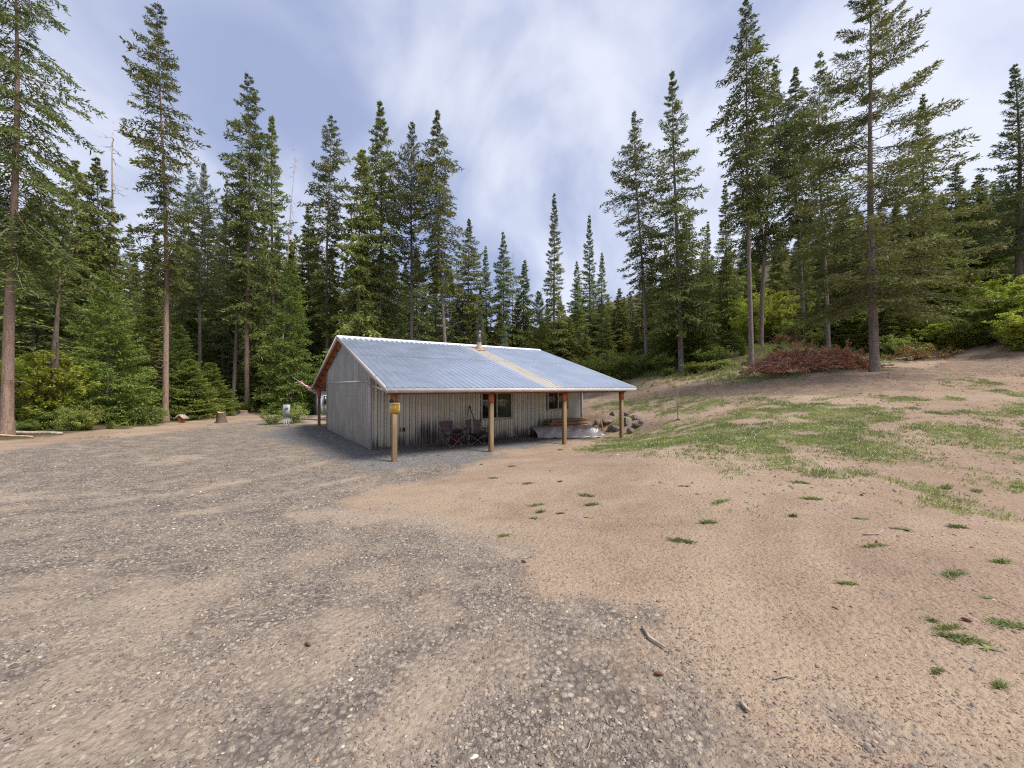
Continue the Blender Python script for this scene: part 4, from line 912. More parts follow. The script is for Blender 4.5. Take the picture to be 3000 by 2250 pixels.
# ------------------------------------------------------------------ things on and around the cabin
def at_cab(name, t, s, z=0.0, rz_=0.0): 
    p = cab(t, s); return empty(name, (p[0], p[1], z), (0, 0, CROT + rz_))
# POSTED sign
M['yellow'] = mat_two('yellow_sign', (.72, .47, .09), (.62, .40, .07), 6, .6)
sg = at_cab('posted_sign', -.01, -2.733, 1.60, math.radians(-6))
mb = MB(); mb.box(-.145, .145, -.004, 0, -.15, .15); mb.build('plate', M['yellow'], sg)
def text(body, size, x, z, parent, mat, y=-.0065, bold=0.0, name='lettering'):
    cu = bpy.data.curves.new(name, 'FONT'); cu.body = body; cu.size = size; cu.align_x = 'CENTER'; cu.offset = bold; cu.extrude = .0006
    to = bpy.data.objects.new(name, cu); COL.objects.link(to)
    dg = bpy.context.evaluated_depsgraph_get(); me_ = bpy.data.meshes.new_from_object(to.evaluated_get(dg))
    bpy.data.objects.remove(to); me_.materials.clear(); me_.materials.append(mat)
    o = link(name, me_, parent); o.location = (x, y, z); o.rotation_euler = (math.pi / 2, 0, 0); return o
text('POSTED', .068, 0, .062, sg, M['black'], bold=.0022)
text('PRIVATE PROPERTY', .026, 0, .030, sg, M['black'], bold=.0006)
text('HUNTING, FISHING,', .027, 0, .0, sg, M['black'], bold=.0003)
text('TRAPPING OR TRESPASSING', .019, 0, -.026, sg, M['black'], bold=.0003)
text('FOR ANY PURPOSE IS', .016, 0, -.048, sg, M['black'], bold=.0002)
text('STRICTLY FORBIDDEN', .022, 0, -.072, sg, M['black'], bold=.0003)
text('VIOLATORS WILL BE PROSECUTED', .0155, 0, -.128, sg, M['black'], bold=.0003)
tag(sg, 'yellow POSTED sign nailed to the corner porch post', 'sign')
dv = at_cab('strapped_device', -.11, -2.70, 1.80)
mb = MB(); mb.tube([(-.0, -.05, 0), (.0, -.01, 0), (.0, .04, 0)], [.045, .055, .05], 12); mb.build('housing', M['black'], dv)
mb = MB(); mb.box(-.04, .04, -.03, .03, -.13, -.05); mb.build('bracket', M['grey'], dv)
mb = MB(); mb.box(.02, .195, -.032, -.028, -.02, .0); mb.box(.02, .195, .132, .136, -.02, .0); mb.box(.191, .195, -.028, .132, -.02, .0); mb.build('strap', M['black'], dv)
tag(dv, 'small dark round device strapped above the yellow sign', 'lamp')

# camp chairs
M['canvas'] = mat_two('taupe_canvas', (.135, .10, .098), (.10, .075, .075), 9, .9)
M['pocket'] = mat_two('olive_pocket_cloth', (.13, .125, .075), (.09, .09, .06), 9, .9)
M['paleband'] = mat_two('pale_canvas_band', (.30, .275, .25), (.25, .23, .21), 9, .9)
M['tubing'] = mat_two('steel_tubing', (.20, .175, .155), (.15, .13, .12), 9, .45, .3)
def camp_chair(t, s, rot, label, band):
    e = at_cab('camp_chair', t, s, T(*cab(t, s)), rot)
    W = .33
    # back: curved cloth sheet, x across, -y is forward
    P = []
    for q in np.linspace(0, 1, 7):
        row = []
        for u in np.linspace(-1, 1, 9):
            wq = W * (.70 + .22 * q)
            row.append((u * wq, .13 + .17 * q - .0 - .055 * u * u * -1 - .05, .40 + .52 * q + .03 * (1 - u * u) * (q > .9)))
        P.append(row)
    mb = MB(); mb.grid(P); mb.grid([[(x, y + .012, z) for x, y, z in rw] for rw in P][::-1]); mb.build('backrest', M['canvas'], e, smooth=True)
    P = []
    for q in np.linspace(0, 1, 6):
        row = []
        for u in np.linspace(-1, 1, 9):
            row.append((u * W * .92, .12 - .46 * q, .40 + .06 * q + .075 * u * u - .03 * (1 - u * u)))
        P.append(row)
    mb = MB(); mb.grid(P); mb.grid([[(x, y, z - .012) for x, y, z in rw] for rw in P][::-1]); mb.build('seat', M['canvas'], e, smooth=True)
    if band:
        mb = MB(); mb.box(-.12, -.04, .10, .115, .44, .66); mb.add([(-.12, .085, .44), (-.04, .085, .44), (-.03, .245, .93), (-.11, .245, .93)], [(0, 1, 2, 3)]); mb.build('band', M['paleband'], e)
    feet = {'fl': (-W, -.33), 'fr': (W, -.33), 'bl': (-W, .27), 'br': (W, .27)}
    def leg(a, b, r=.011): m_ = MB(); m_.tube([a, b], r, 7); m_.build('leg', M['tubing'], e)
    # crossing front legs, crossing back legs, side crosses
    leg((-W, -.34, .45), (.0 + W * .86, -.36, .02)); leg((W, -.34, .45), (-W * .86, -.36, .02))
    leg((-W * .8, .16, .42), (W, .27, .02)); leg((W * .8, .16, .42), (-W, .27, .02))
    for sx in (-1, 1):
        leg((sx * W * .86, -.36, .02), (sx * W, .20, .44)); leg((sx * W, .27, .02), (sx * W, -.33, .45))
        leg((sx * W * .92, .13, .36), (sx * W * .92, .27, .92))
        leg((sx * W, -.33, .45), (sx * W * 1.08, -.33, .62))
        m_ = MB(); m_.box(sx * W * 1.08 - .045, sx * W * 1.08 + .045, -.36, .20, .615, .640); ar = m_.build('armrest', M['canvas'], e)
        m_ = MB(); m_.tube([(sx * W * 1.16, -.28, .49), (sx * W * 1.16, -.28, .625)], [.05, .062], 10); m_.build('cup_holder', M['pocket'], ar)
        m_ = MB(); m_.tube([(sx * W * .86, -.36, .0), (sx * W * .86, -.36, .03)], [.022, .02], 8); m_.build('foot', M['black'], e)
        m_ = MB(); m_.tube([(sx * W, .27, .0), (sx * W, .27, .03)], [.022, .02], 8); m_.build('foot', M['black'], e)
    if not band:
        m_ = MB(); m_.box(W * 1.2, W * 1.2 + .16, -.30, -.10, .40, .62); m_.build('side_pocket', M['pocket'], e)
    return tag(e, label, 'chair', 'folding camp chairs on the porch')
camp_chair(2.66, -.95, math.radians(14), 'taupe folding camp chair nearer the yellow sign post', False)
camp_chair(3.68, -.95, math.radians(-16), 'taupe folding camp chair with pale back band near the window', True)
M['red'] = mat_two('red_plastic', (.12, .01, .018), (.07, .006, .01), 5, .45)
cl = at_cab('drink_cooler', 3.16, -.42, T(*cab(3.16, -.42)))
mb = MB(); mb.tube([(0, 0, 0), (0, 0, .05), (0, 0, .42), (0, 0, .45)], [.15, .165, .175, .17], 18); mb.build('body', M['red'], cl)
mb = MB(); mb.tube([(0, 0, .45), (0, 0, .50), (0, 0, .52)], [.18, .18, .15], 18); mb.build('lid', M['black'], cl)
mb = MB(); mb.tube([(-.17, 0, .40), (-.2, 0, .50), (0, 0, .60), (.2, 0, .50), (.17, 0, .40)], .012, 6); mb.build('handle', M['black'], cl)
tag(cl, 'dark red drink cooler on the porch floor between the camp chairs', 'cooler')
bn = at_cab('black_tub', 4.35, -.42, T(*cab(4.35, -.42)))
def taper(x, y, z, x2, y2, z2): 
    V = [(-x, -y, z), (x, -y, z), (x, y, z), (-x, y, z), (-x2, -y2, z2), (x2, -y2, z2), (x2, y2, z2), (-x2, y2, z2)]
    return MB().add(V, [(3, 2, 1, 0), (4, 5, 6, 7), (0, 1, 5, 4), (1, 2, 6, 5), (2, 3, 7, 6), (3, 0, 4, 7)])
taper(.27, .18, 0, .31, .22, .40).build('body', M['black'], bn); taper(.33, .24, .40, .32, .23, .44).build('lid', M['black'], bn)
tag(bn, 'black storage tub on the porch beside the second camp chair', 'box')
pl = at_cab('leaning_pole', 4.12, -.42, 0)
mb = MB(); mb.tube([(.12, -.05, .02), (-.22, .30, 1.42)], .016, 8); mb.build('shaft', M['black'], pl)
mb = MB(); mb.tube([(-.22, .30, 1.42), (-.27, .27, 1.36), (-.36, .22, 1.18), (-.39, .20, 1.02)], [.018, .016, .012, .008], 7); mb.build('grip', M['black'], pl)
mb = MB(); mb.tube([(-.235, .30, 1.405), (-.205, .30, 1.445)], .028, 8); mb.build('joint', M['black'], pl)
tag(pl, 'thin black pole with drooping grip leaning on the wall by the window', 'pole')

# plastic covered stack
def mat_plastic():
    m = bpy.data.materials.new('clear_plastic_sheet'); t, N, L, p, out = nt(m)
    n = noise(N, L, 3.5, 5, .6); p.inputs['Roughness'].default_value = .28; p.inputs['Specular IOR Level'].default_value = .8
    L.new(mixc(N, L, ramp(N, L, n.outputs['Fac'], .35, .7), (.30, .265, .25), (.42, .39, .38)), p.inputs['Base Color'])
    b = N.new('ShaderNodeBump'); b.inputs['Strength'].default_value = .5; b.inputs['Distance'].default_value = .05; L.new(n.outputs['Fac'], b.inputs['Height']); L.new(b.outputs[0], p.inputs['Normal'])
    tr = N.new('ShaderNodeBsdfTransparent'); ms = N.new('ShaderNodeMixShader'); ms.inputs[0].default_value = .82
    L.new(tr.outputs[0], ms.inputs[1]); L.new(p.outputs[0], ms.inputs[2]); L.new(ms.outputs[0], out.inputs[0])
    return m
M['plastic'] = mat_plastic()
M['lumber'] = mat_two('stacked_lumber', (.34, .20, .10), (.22, .125, .065), 5, .8, stretch=(.15, 1, 1))
pa, pb_ = cab(6.95, -.75), cab(9.75, -2.15)
ang = math.atan2(*(pb_ - pa)[::-1]); Ls = float(np.linalg.norm(pb_ - pa))
st = empty('covered_stack', (pa[0], pa[1], 0.0), (0, 0, ang))
for row in range(3):
    for k in range(4):
        mb = MB(); mb.box(.12 + .03 * ((k * 3 + row) % 3), Ls - .35 - .07 * row, .06 + k * .20, .24 + k * .20, .05 + row * .13, .165 + row * .13); mb.build('board', M['lumber'], st)
rr_ = np.random.default_rng(5); P = []
nx, ny = 46, 26
for i in range(nx):
    q = i / (nx - 1); x = -.06 + q * (Ls + .12); row = []
    hq = .50 * min(1, (1 - q) * 7.0) ** .9 * (.92 + .08 * math.sin(q * 5)) if q > .5 else .50 * (.86 + .14 * min(1, q * 4))
    for j in range(ny):
        u = j / (ny - 1)
        # section: from front hem, up the front face, over the top, down the back
        if u < .12: y, z = -.28 + u / .12 * .18, .02 + .015 * math.sin(i * .9)
        elif u < .5: k = (u - .12) / .38; y, z = -.10 + k * .20 - .03 * math.sin(k * math.pi), .02 + (hq - .02) * k ** .92
        elif u < .85: k = (u - .5) / .35; y, z = .10 + k * .78, hq + .015 * math.sin(k * 9 + i * .4)
        else: k = (u - .85) / .15; y, z = .88 + k * .1, hq * (1 - k * .9)
        fold = .020 * math.sin(x * 4.3 + y * 2.1 - z * 4 + 1.5 * math.sin(x * 2.1)) + .012 * math.sin(x * 11 - z * 13)
        row.append((x + (.20 * (z / .5) * -1 if i < 3 else 0) + .05 * math.sin(z * 9 + x), y - fold * (1.2 - u), max(.012, z + fold * .5)))
    P.append(row)
mb = MB(); mb.grid(P); mb.build('plastic_sheet', M['plastic'], st, smooth=True)
tag(st, 'lumber stack under a crumpled clear plastic sheet on the porch', 'stack')
lp = at_cab('board_pile', 8.55, -.32, T(*cab(8.55, -.32)))
for row in range(5):
    for k in range(2):
        mb = MB(); off = .05 * ((row * 2 + k) % 3)
        mb.box(-.75 + off, 1.55 + off * .6, -.20 + k * .155, -.06 + k * .155, row * .15, row * .15 + .14); mb.build('board', M['lumber'], lp)
tag(lp, 'pile of brown boards against the wall behind the plastic-covered stack', 'lumber')
mb = MB(); p_ = cab(7.75, -.85)
mb.tube([(0, 0, 0), (.06, .01, .025), (.16, 0, .03), (.22, .02, .01)], [.01, .03, .025, .01], 7)
gl = mb.build('work_glove', M['red'], None); gl.location = (p_[0], p_[1], .50); gl.rotation_euler = (0, 0, .9); tag(gl, 'crumpled reddish rag lying on top of the covered stack', 'rag')

# electric meter
mt_ = empty('electric_meter', ((840 - CX) / F_PX * 22.4, 22.4, T((840 - CX) / F_PX * 22.4, 22.4)), (0, 0, math.radians(18)))
mb = MB(); mb.box(-.165, .165, -.09, .09, .55, 1.24); mb.build('cabinet', M['grey'], mt_)
mb = MB(); mb.box(-.175, .175, -.10, .10, 1.241, 1.262); mb.build('hood', M['grey'], mt_)
M['dial'] = mat_two('meter_dial', (.35, .36, .36), (.2, .2, .2), 30, .15)
mb = MB(); mb.tube([(0.02, -.09, 1.06), (.02, -.12, 1.06)], .085, 18); mb.build('meter_ring', M['black'], mt_)
mb = MB(); mb.tube([(0.02, -.12, 1.06), (.02, -.16, 1.06), (.02, -.175, 1.06)], [.07, .068, .05], 18); mb.build('meter_glass', M['dial'], mt_)
for x in (-.12, 0.0, .11):
    mb = MB(); mb.tube([(x, 0, -.2), (x, 0, .56)], .032 if x else .026, 10); mb.build('conduit', M['grey'] if x else M['vinyl'], mt_)
tag(mt_, 'grey electric meter cabinet on short conduit legs left of the cabin', 'meter')

# flag
M['cloth'] = None
def mat_flag():
    m = bpy.data.materials.new('striped_flag_cloth'); t, N, L, p, out = nt(m)
    tcn = N.new('ShaderNodeTexCoord'); w = N.new('ShaderNodeTexWave'); w.wave_type = 'BANDS'; w.bands_direction = 'Z'; w.inputs['Scale'].default_value = 3.2; w.inputs['Distortion'].default_value = 1.2; w.inputs['Detail'].default_value = 1
    L.new(tcn.outputs['Object'], w.inputs['Vector'])
    L.new(mixc(N, L, ramp(N, L, w.outputs['Fac'], .42, .58), (.45, .02, .045), (.72, .70, .70)), p.inputs['Base Color']); p.inputs['Roughness'].default_value = .85
    return m
M['cloth'] = mat_flag()
pf = cab(0, 10.5)
fl = empty('flag', (pf[0] - .08, pf[1] - .05, 1.86))
tipv = Vector((-1.18, -.45, .93))
mb = MB(); mb.tube([(0, 0, 0), tipv], .013, 8); mb.build('flagpole', M['alu'], fl)
mb = MB(); mb.tube([(0, 0, -.05), (-.06, -.02, .05)], .026, 8); mb.build('holder', M['alu'], fl)
P = []
for i in range(26):
    q = .10 + .62 * i / 25; c = tipv * q; row = []
    for j in range(14):
        a = j / 13 * 2 * math.pi * 1.15; rad_ = .035 + .03 * math.sin(i * .55 + a * 2) * (.4 + .6 * math.sin(a) ** 2) + .045 * max(0, -math.sin(a)) * (1 - abs(q - .4) * 1.2)
        row.append((c.x + rad_ * .9 * math.cos(a), c.y + rad_ * .5 * math.cos(a + 1), c.z + rad_ * math.sin(a) * 1.5))
    P.append(row)
mb = MB(); mb.grid(P); mb.build('cloth', M['cloth'], fl, smooth=True)
tag(fl, 'red and white striped flag furled on a slanted pole at the rear porch post', 'flag')

# shed beyond the cabin
M['shed'] = mat_two('pale_blue_grey_siding', (.42, .44, .48), (.36, .38, .42), 3, .7, stretch=(1, 1, .1))
shx, shd = (931 - CX) / F_PX * 31.5, 31.5
shed = empty('shed', (shx, shd, T(shx + 1.5, shd + 1.5) - .02), (0, 0, math.radians(33)))
SW, SD, SH = 4.2, 2.3, 2.0                            # along local +x (right) and +y (back-left)
for i in range(11):
    w = SW / 11; mb = MB(); mb.box(i * w + .004, (i + 1) * w - .004, -.012, .03, 0, SH - .03); mb.build('siding_board', M['shed'], shed)
for i in range(6):
    w = SD / 6; mb = MB(); mb.box(-.012, .03, i * w + .034, (i + 1) * w - .004, 0, SH + .1); mb.build('siding_board', M['shed'], shed)
mb = MB(); mb.box(.03, SW, .03, SD, 0, SH - .05); mb.build('core', M['shed'], shed)
mb = MB(); mb.add([(-.28, -.3, SH), (SW + .25, -.3, SH), (SW + .25, SD + .3, SH + .35), (-.28, SD + .3, SH + .35), (-.28, -.3, SH + .06), (SW + .25, -.3, SH + .06), (SW + .25, SD + .3, SH + .41), (-.28, SD + .3, SH + .41)],
                  [(3, 2, 1, 0), (4, 5, 6, 7), (0, 1, 5, 4), (1, 2, 6, 5), (2, 3, 7, 6), (3, 0, 4, 7)]); mb.build('roof', M['trimw'], shed)
mb = MB(); mb.box(-.03, .05, -.03, .05, 0, SH - .02); mb.build('corner_trim', M['trim'], shed)
mb = MB(); mb.box(.32, .78, -.05, -.014, .80, 1.62); wi = mb.build('window', M['trimw'], shed)
mb = MB(); mb.box(.40, .70, -.056, -.05, .88, 1.54); mb.build('pane', M['glass'], wi)
mb = MB(); mb.box(-.04, -.014, .95, 1.55, .78, 1.72); wi = mb.build('window', M['beam'], shed)
mb = MB(); mb.box(-.046, -.04, 1.0, 1.5, .84, 1.66); mb.build('pane', M['glass'], wi)
tag(shed, 'small pale blue-grey shed with white roof edge glimpsed behind the cabin', 'shed')
dp = empty('plank_heap', ((916 - CX) / F_PX * 27.5, 27.5, T((916 - CX) / F_PX * 27.5, 27.5)))
for k in range(7):
    mb = MB(); a = random.uniform(-.35, .15); mb.bar((-.7 + .1 * k, -.3 + k * .09, .05 + .035 * k), (.7 * math.cos(a) + .05 * k, -.3 + k * .09 + .8 * math.sin(a), .05 + .03 * k), .14, .04)
    mb.build('plank', M['dry'] if k % 3 else M['lumber'], dp)
tag(dp, 'low heap of weathered planks in front of the pale shed', 'lumber')

# stumps, peaked cover, logs
M['cut'] = mat_two('fresh_cut_wood', (.50, .33, .19), (.38, .22, .12), 9, .85)
def stump(px, d, h, rad, label, bark='bark_d'):
    x = (px - CX) / F_PX * d; e = empty('tree_stump', (x, d, T(x, d))); mb = MB(); V = []
    k = 16
    prof = [(-.15, 1.45), (.05, 1.22), (.2, 1.06), (.6, 1.0), (1.0, .95)]
    for f, q in prof:
        for j in range(k):
            a = 2 * math.pi * j / k; w = 1 + .10 * math.sin(j * 2.3) + .06 * math.sin(j * 5.1) + (.18 * max(0, math.sin(j * 1.6)) if f < .1 else 0)
            V.append((math.cos(a) * rad * q * w, math.sin(a) * rad * q * w, h * f + (.07 * h * math.sin(a * 2 + 1) if f == 1 else 0)))
    Fc = [(i * k + j, i * k + (j + 1) % k, (i + 1) * k + (j + 1) % k, (i + 1) * k + j) for i in range(4) for j in range(k)]
    mb.add(V, Fc); mb.build('bark', M[bark], e)
    top = [(v[0] * .97, v[1] * .97, v[2] - .005) for v in V[4 * k:]]; mb = MB(); mb.add(top + [(0, 0, h * 1.0)], [(j, (j + 1) % k, k) for j in range(k)]); mb.build('cut_face', M['cut'], e)
    return tag(e, label, 'stump')
stump(650, 25.0, .68, .24, 'upright dark brown tree stump at the edge of the gravel drive', 'bark_d')
stump(714, 31.5, .28, .30, 'low grey weathered stump at the foot of the reddish larch', 'bark_f')
x = (532 - CX) / F_PX * 24.5; bh = empty('peaked_stump_cover', (x, 24.5, T(x, 24.5)))
mb = MB(); mb.tube([(0, 0, -.1), (0, 0, .34)], [.17, .15], 12); mb.build('log_post', M['tinted'], bh)
for sg_ in (-1, 1):
    mb = MB(); mb.bar((0, -.22, 0), (0, .22, 0), .40, .05); o = mb.build('roof_plank', M['dry'], bh); o.location = (sg_ * .155, 0, .37); o.rotation_euler = (0, sg_ * math.radians(38), 0)
tag(bh, 'short orange log capped by two grey planks like a tiny roof', 'birdhouse')
def log(px0, py0, px1, py1, d, rad, label, mat='dry', lift=.6):
    a = ((px0 - CX) / F_PX * d, d); b = ((px1 - CX) / F_PX * d, d + .5); mb = MB(); pts = []
    for q in np.linspace(0, 1, 8):
        X_, Y_ = a[0] + (b[0] - a[0]) * q, a[1] + (b[1] - a[1]) * q + .12 * math.sin(q * 4)
        pts.append((X_, Y_, T(X_, Y_) + rad * lift + .03 * math.sin(q * 7)))
    zl = np.polyfit(np.linspace(0, 1, 8), [p[2] for p in pts], 1); pts = [(p[0], p[1], np.polyval(zl, q) + .015 * math.sin(q * 9)) for p, q in zip(pts, np.linspace(0, 1, 8))]
    mb.tube(pts, [rad * (1 - .35 * i / 7) for i in range(8)], 9); return tag(mb.build('fallen_log', M[mat], None, smooth=False), label, 'log')
log(-60, 1290, 150, 1286, 16.2, .09, 'grey weathered log on the ground at the far left edge')
log(-60, 1292, 60, 1292, 15.4, .05, 'short pale log lying in front of the grey log at the far left', 'cut')
log(2012, 1100, 2148, 1096, 30.5, .09, 'thin dark log on the grass right of the open-branched fir', 'bark_d')
log(2585, 1052, 2640, 1058, 22.5, .06, 'short dark log right of the big fir trunk', 'bark_d')
log(2690, 980, 2735, 1020, 25, .05, 'pale bare stick slanting out of the brown slash heap', 'dry', 9)

# boulders by the far porch corner
def boulder_mesh(seed, n=2):
    import bmesh
    bm = bmesh.new(); bmesh.ops.create_icosphere(bm, subdivisions=2, radius=1.0); r_ = np.random.default_rng(seed)
    pl_ = [(Vector(unit(r_.normal(0, 1, 3))), r_.uniform(.42, .78)) for _ in range(12)]
    for v in bm.verts:
        for nrm, dd in pl_:
            k = v.co.dot(nrm) - dd
            if k > 0: v.co -= nrm * k * .97
        v.co *= 1 + r_.normal(0, .03)
    m_ = bpy.data.meshes.new('boulder'); bm.to_mesh(m_); bm.free(); m_.materials.append(M['stone']); return m_
BM = [boulder_mesh(300 + i) for i in range(5)]
for i, (px, py, d, sz) in enumerate([(1728, 1226, 20.2, .30), (1752, 1232, 20.0, .24), (1782, 1240, 19.6, .34), (1795, 1256, 18.9, .30), (1812, 1262, 18.7, .26), (1842, 1252, 18.8, .34), (1856, 1244, 18.9, .30), (1872, 1238, 18.8, .30), (1880, 1256, 18.2, .26), (1848, 1268, 18.2, .24), (1866, 1262, 18.3, .30), (1800, 1236, 20.0, .30), (1740, 1240, 19.4, .20), (1830, 1234, 19.8, .26)]):
    x = (px - CX) / F_PX * d; o = link('boulder', BM[i % 5]); o.location = (x, d, T(x, d) - sz * .05); o.scale = (sz * random.uniform(.9, 1.3), sz, sz * random.uniform(.7, .95)); o.rotation_euler = (random.uniform(-.3, .3), random.uniform(-.3, .3), random.uniform(0, 6.28))
    tag(o, 'grey-brown boulder in the heap around the far porch corner post', 'rock', 'boulders around the far porch corner post')
x = (1766 - CX) / F_PX * 19.3; mb = MB(); mb.bar((0, 0, -.2), (-.07, .02, .46), .10, .05); o = mb.build('wooden_stake', M['lumber'], None); o.location = (x, 19.3, T(x, 19.3)); tag(o, 'short brown wooden stake standing among the boulders', 'stake')
x = (2060 - CX) / F_PX * 0 + (2035 - CX) / F_PX * 26.5
for px, py, d, sz, lb in [(2178, 1072, 26.6, .34, 'flat pale rock beside the base of the very tall larch'), (1692, 1105, 40, .3, 'pale rock behind the end of the cabin roof'), (615, 1246, 22.5, .16, 'pale small rock in front of the upright stump'), (1390, 2063, 1.95, .017, 'white stone chip in the foreground gravel')]:
    x = (px - CX) / F_PX * d; o = link('rock', BM[2].copy() if 'white' in lb else BM[1]); o.location = (x, d, T(x, d) + sz * .2); o.scale = (sz * 1.5, sz, sz * .5); o.rotation_euler = (0, 0, .5)
    if 'white' in lb: o.data.materials[0] = mat_two('white_stone', (.62, .58, .52), (.5, .46, .41), 20, .7)
    tag(o, lb, 'rock')

# brush piles
def brush(px, d, W, Dp, Hh, n, nst, label, fol, seed, sticks_mat='dry'):
    r_ = np.random.default_rng(seed); x = (px - CX) / F_PX * d; e = empty('brush_pile', (x, d, T(x, d) - .05))
    base = MB(); P = []
    def top(u, v): return Hh * max(0, 1 - u * u) ** .7 * max(0, 1 - v * v) ** .5 * (.7 + .5 * float(vnoise(u * 3 + 9, v * 2, .8, seed)))
    # bough by bough: bunches of dead needles on a bent twig
    nb = n // 60; C, D, LN, TI = [], [], [], []
    for i in range(nb):
        u, v = r_.uniform(-1, 1), r_.uniform(-1, 1); h0 = top(u, v) * r_.uniform(.35, 1.05)
        a = r_.uniform(0, 6.28); l = r_.uniform(.4, 1.0); el = r_.uniform(-.35, .5) if r_.uniform() < .78 else r_.uniform(.7, 1.35)
        dv = np.array([math.cos(a) * math.cos(el), math.sin(a) * math.cos(el), math.sin(el)])
        q = r_.uniform(0, 1, 60)[:, None]; c = np.array([u * W, v * Dp, h0 + .05]) + dv * l * q + r_.normal(0, .05, (60, 3)); c[:, 2] -= .15 * q[:, 0] ** 2; c[:, 2] = np.maximum(c[:, 2], .03)
        C.append(c); D.append(unit(dv + r_.normal(0, .7, (60, 3)))); TI.append(np.clip(r_.uniform(.1, .9) + r_.normal(0, .2, 60), 0, 1))
    C, D, TI = np.concatenate(C), np.concatenate(D), np.concatenate(TI)
    V, Fq = blades(C, D, r_.uniform(.08, .2, len(C)), r_.uniform(.02, .05, len(C)), .1, r_)
    m_ = mk_mesh('dead_needles', V, Fq, {'tint': ('POINT', np.repeat(TI, 4))}); m_.materials.append(M[fol]); link('dead_needles', m_, e)
    for i in range(nst):
        u, v = r_.uniform(-.95, .95), r_.uniform(-1, .3); h0 = top(u, v) * r_.uniform(.3, 1.0); a = r_.uniform(-.7, .7) + (math.pi if r_.uniform() < .5 else 0); l = r_.uniform(.6, 1.8); rad = r_.uniform(.010, .030); el = r_.uniform(-.25, .5)
        p0 = np.array([u * W, v * Dp - .1, h0 + .08]); dv = np.array([math.cos(a), math.sin(a) * .5, el])
        p1 = p0 + dv * l * .5 + r_.normal(0, .07, 3); p2 = p0 + dv * l + r_.normal(0, .12, 3); p1[2] = max(p1[2], .04); p2[2] = max(p2[2], .03)
        mb = MB(); mb.tube([p0, p1, p2], [rad, rad * .8, rad * .4], 5); mb.build('stick', M['dry'] if i % 2 == 0 else M[sticks_mat], e)
    return tag(e, label, 'brush pile')
brush(2372, 21.4, 2.75, 1.1, 1.3, 20000, 80, 'heap of reddish-brown dead boughs and pale sticks left of the big fir', 'dead', 401, 'bark_d')
brush(2690, 24.5, 1.4, .8, .5, 4200, 18, 'low brown slash heap on the bank right of the big fir', 'brown', 402, 'bark_d')
brush(2300, 33, .9, .6, .7, 2400, 6, 'small rusty heap of dead boughs deep behind the paired larch trunks', 'brown', 403, 'bark_d')
x = (752 - CX) / F_PX * 33; o = plant('youngB', 'dead_sapling', x, 33, .85, .11, label='tiny rust-orange dead sapling right of the reddish larch foot', cat='sapling')
for c_ in o.children:
    if c_.name.startswith('crown'): c_.data = c_.data.copy(); c_.data.materials[0] = M['brown']

# ------------------------------------------------------------------ ground cover
r = np.random.default_rng(909)
# gravel: loose stones as real geometry, thick near the camera
def stones(n, dlo, dhi, slo, shi, seed, name, power):
    r_ = np.random.default_rng(seed)
    d = dlo + (dhi - dlo) * r_.uniform(0, 1, n) ** power; a = r_.uniform(-1.38, 1.38, n); x = a * d * 1.0; y = d
    g, ta, fr, gr, fo, rd = masks(x, y)
    cov = np.clip(g * (1 - .55 * ta), 0, 1) * np.clip(3.6 * fbm(x, y, .5, 444, 4) - .95, .2, 1); keep = r_.uniform(0, 1, n) < np.maximum(cov ** 1.3, .035 * (1 - fo))
    rel = np.stack([x, y], 1) - CAB0; keep &= ~((rel @ CU > -.05) & (rel @ CV > -.05))
    x, y, fr = x[keep], y[keep], fr[keep]; n = len(x); z = terr(x, y)
    s = slo + (shi - slo) * r_.beta(1.3, 3.6, n)
    cube = np.array([(-1, -1, -.5), (1, -1, -.5), (1, 1, -.5), (-1, 1, -.5), (-.7, -.7, .6), (.7, -.7, .6), (.7, .7, .6), (-.7, .7, .6)], float)
    V = cube[None] * r_.uniform(.55, 1.25, (n, 8, 3)) * np.stack([s * r_.uniform(.7, 1.5, n), s * r_.uniform(.6, 1.0, n), s * r_.uniform(.35, .75, n)], 1)[:, None] * .5
    th = r_.uniform(0, 6.28, n); c, si = np.cos(th)[:, None], np.sin(th)[:, None]
    ti = r_.normal(0, .22, (n, 2))
    X_ = V[..., 0] * c - V[..., 1] * si; Y_ = V[..., 0] * si + V[..., 1] * c; Z_ = V[..., 2] + X_ * ti[:, :1] + Y_ * ti[:, 1:]
    V = np.stack([X_ + x[:, None], Y_ + y[:, None], Z_ + (z + s * .12)[:, None]], -1).reshape(-1, 3)
    q = np.array([(4, 5, 6, 7), (0, 1, 5, 4), (1, 2, 6, 5), (2, 3, 7, 6), (3, 0, 4, 7)])
    Fq = (np.arange(n)[:, None, None] * 8 + q[None]).reshape(-1, 4)
    pal = np.array([(.105, .088, .077), (.17, .142, .123), (.235, .198, .17), (.31, .263, .22), (.145, .13, .122), (.34, .29, .22), (.27, .18, .12), (.42, .36, .26), (.50, .46, .40)])
    k = r_.choice(len(pal), n, p=[.20, .25, .21, .12, .11, .05, .04, .015, .005]); colr = pal[k] * r_.uniform(.55, 1.4, (n, 1))
    grey = np.array([.17, .168, .168]) * r_.uniform(.5, 1.5, (n, 1)); colr = colr * (1 - fr[:, None] * .8) + grey * fr[:, None] * .8
    m_ = mk_mesh(name, V, Fq, {'col': ('POINT', np.repeat(colr, 8, 0))}); m_.materials.append(M['pebble'])
    return m_
def mat_pebble():
    m = bpy.data.materials.new('gravel_stone'); t, N, L, p, out = nt(m); a = N.new('ShaderNodeAttribute'); a.attribute_name = 'col'
    n = noise(N, L, 60, 3, .6); L.new(mixc(N, L, ramp(N, L, n.outputs['Fac'], .35, .75), a.outputs['Color'], (.22, .18, .145)), p.inputs['Base Color']); p.inputs['Roughness'].default_value = .85; p.inputs['Specular IOR Level'].default_value = .3
    return m
M['pebble'] = mat_pebble()
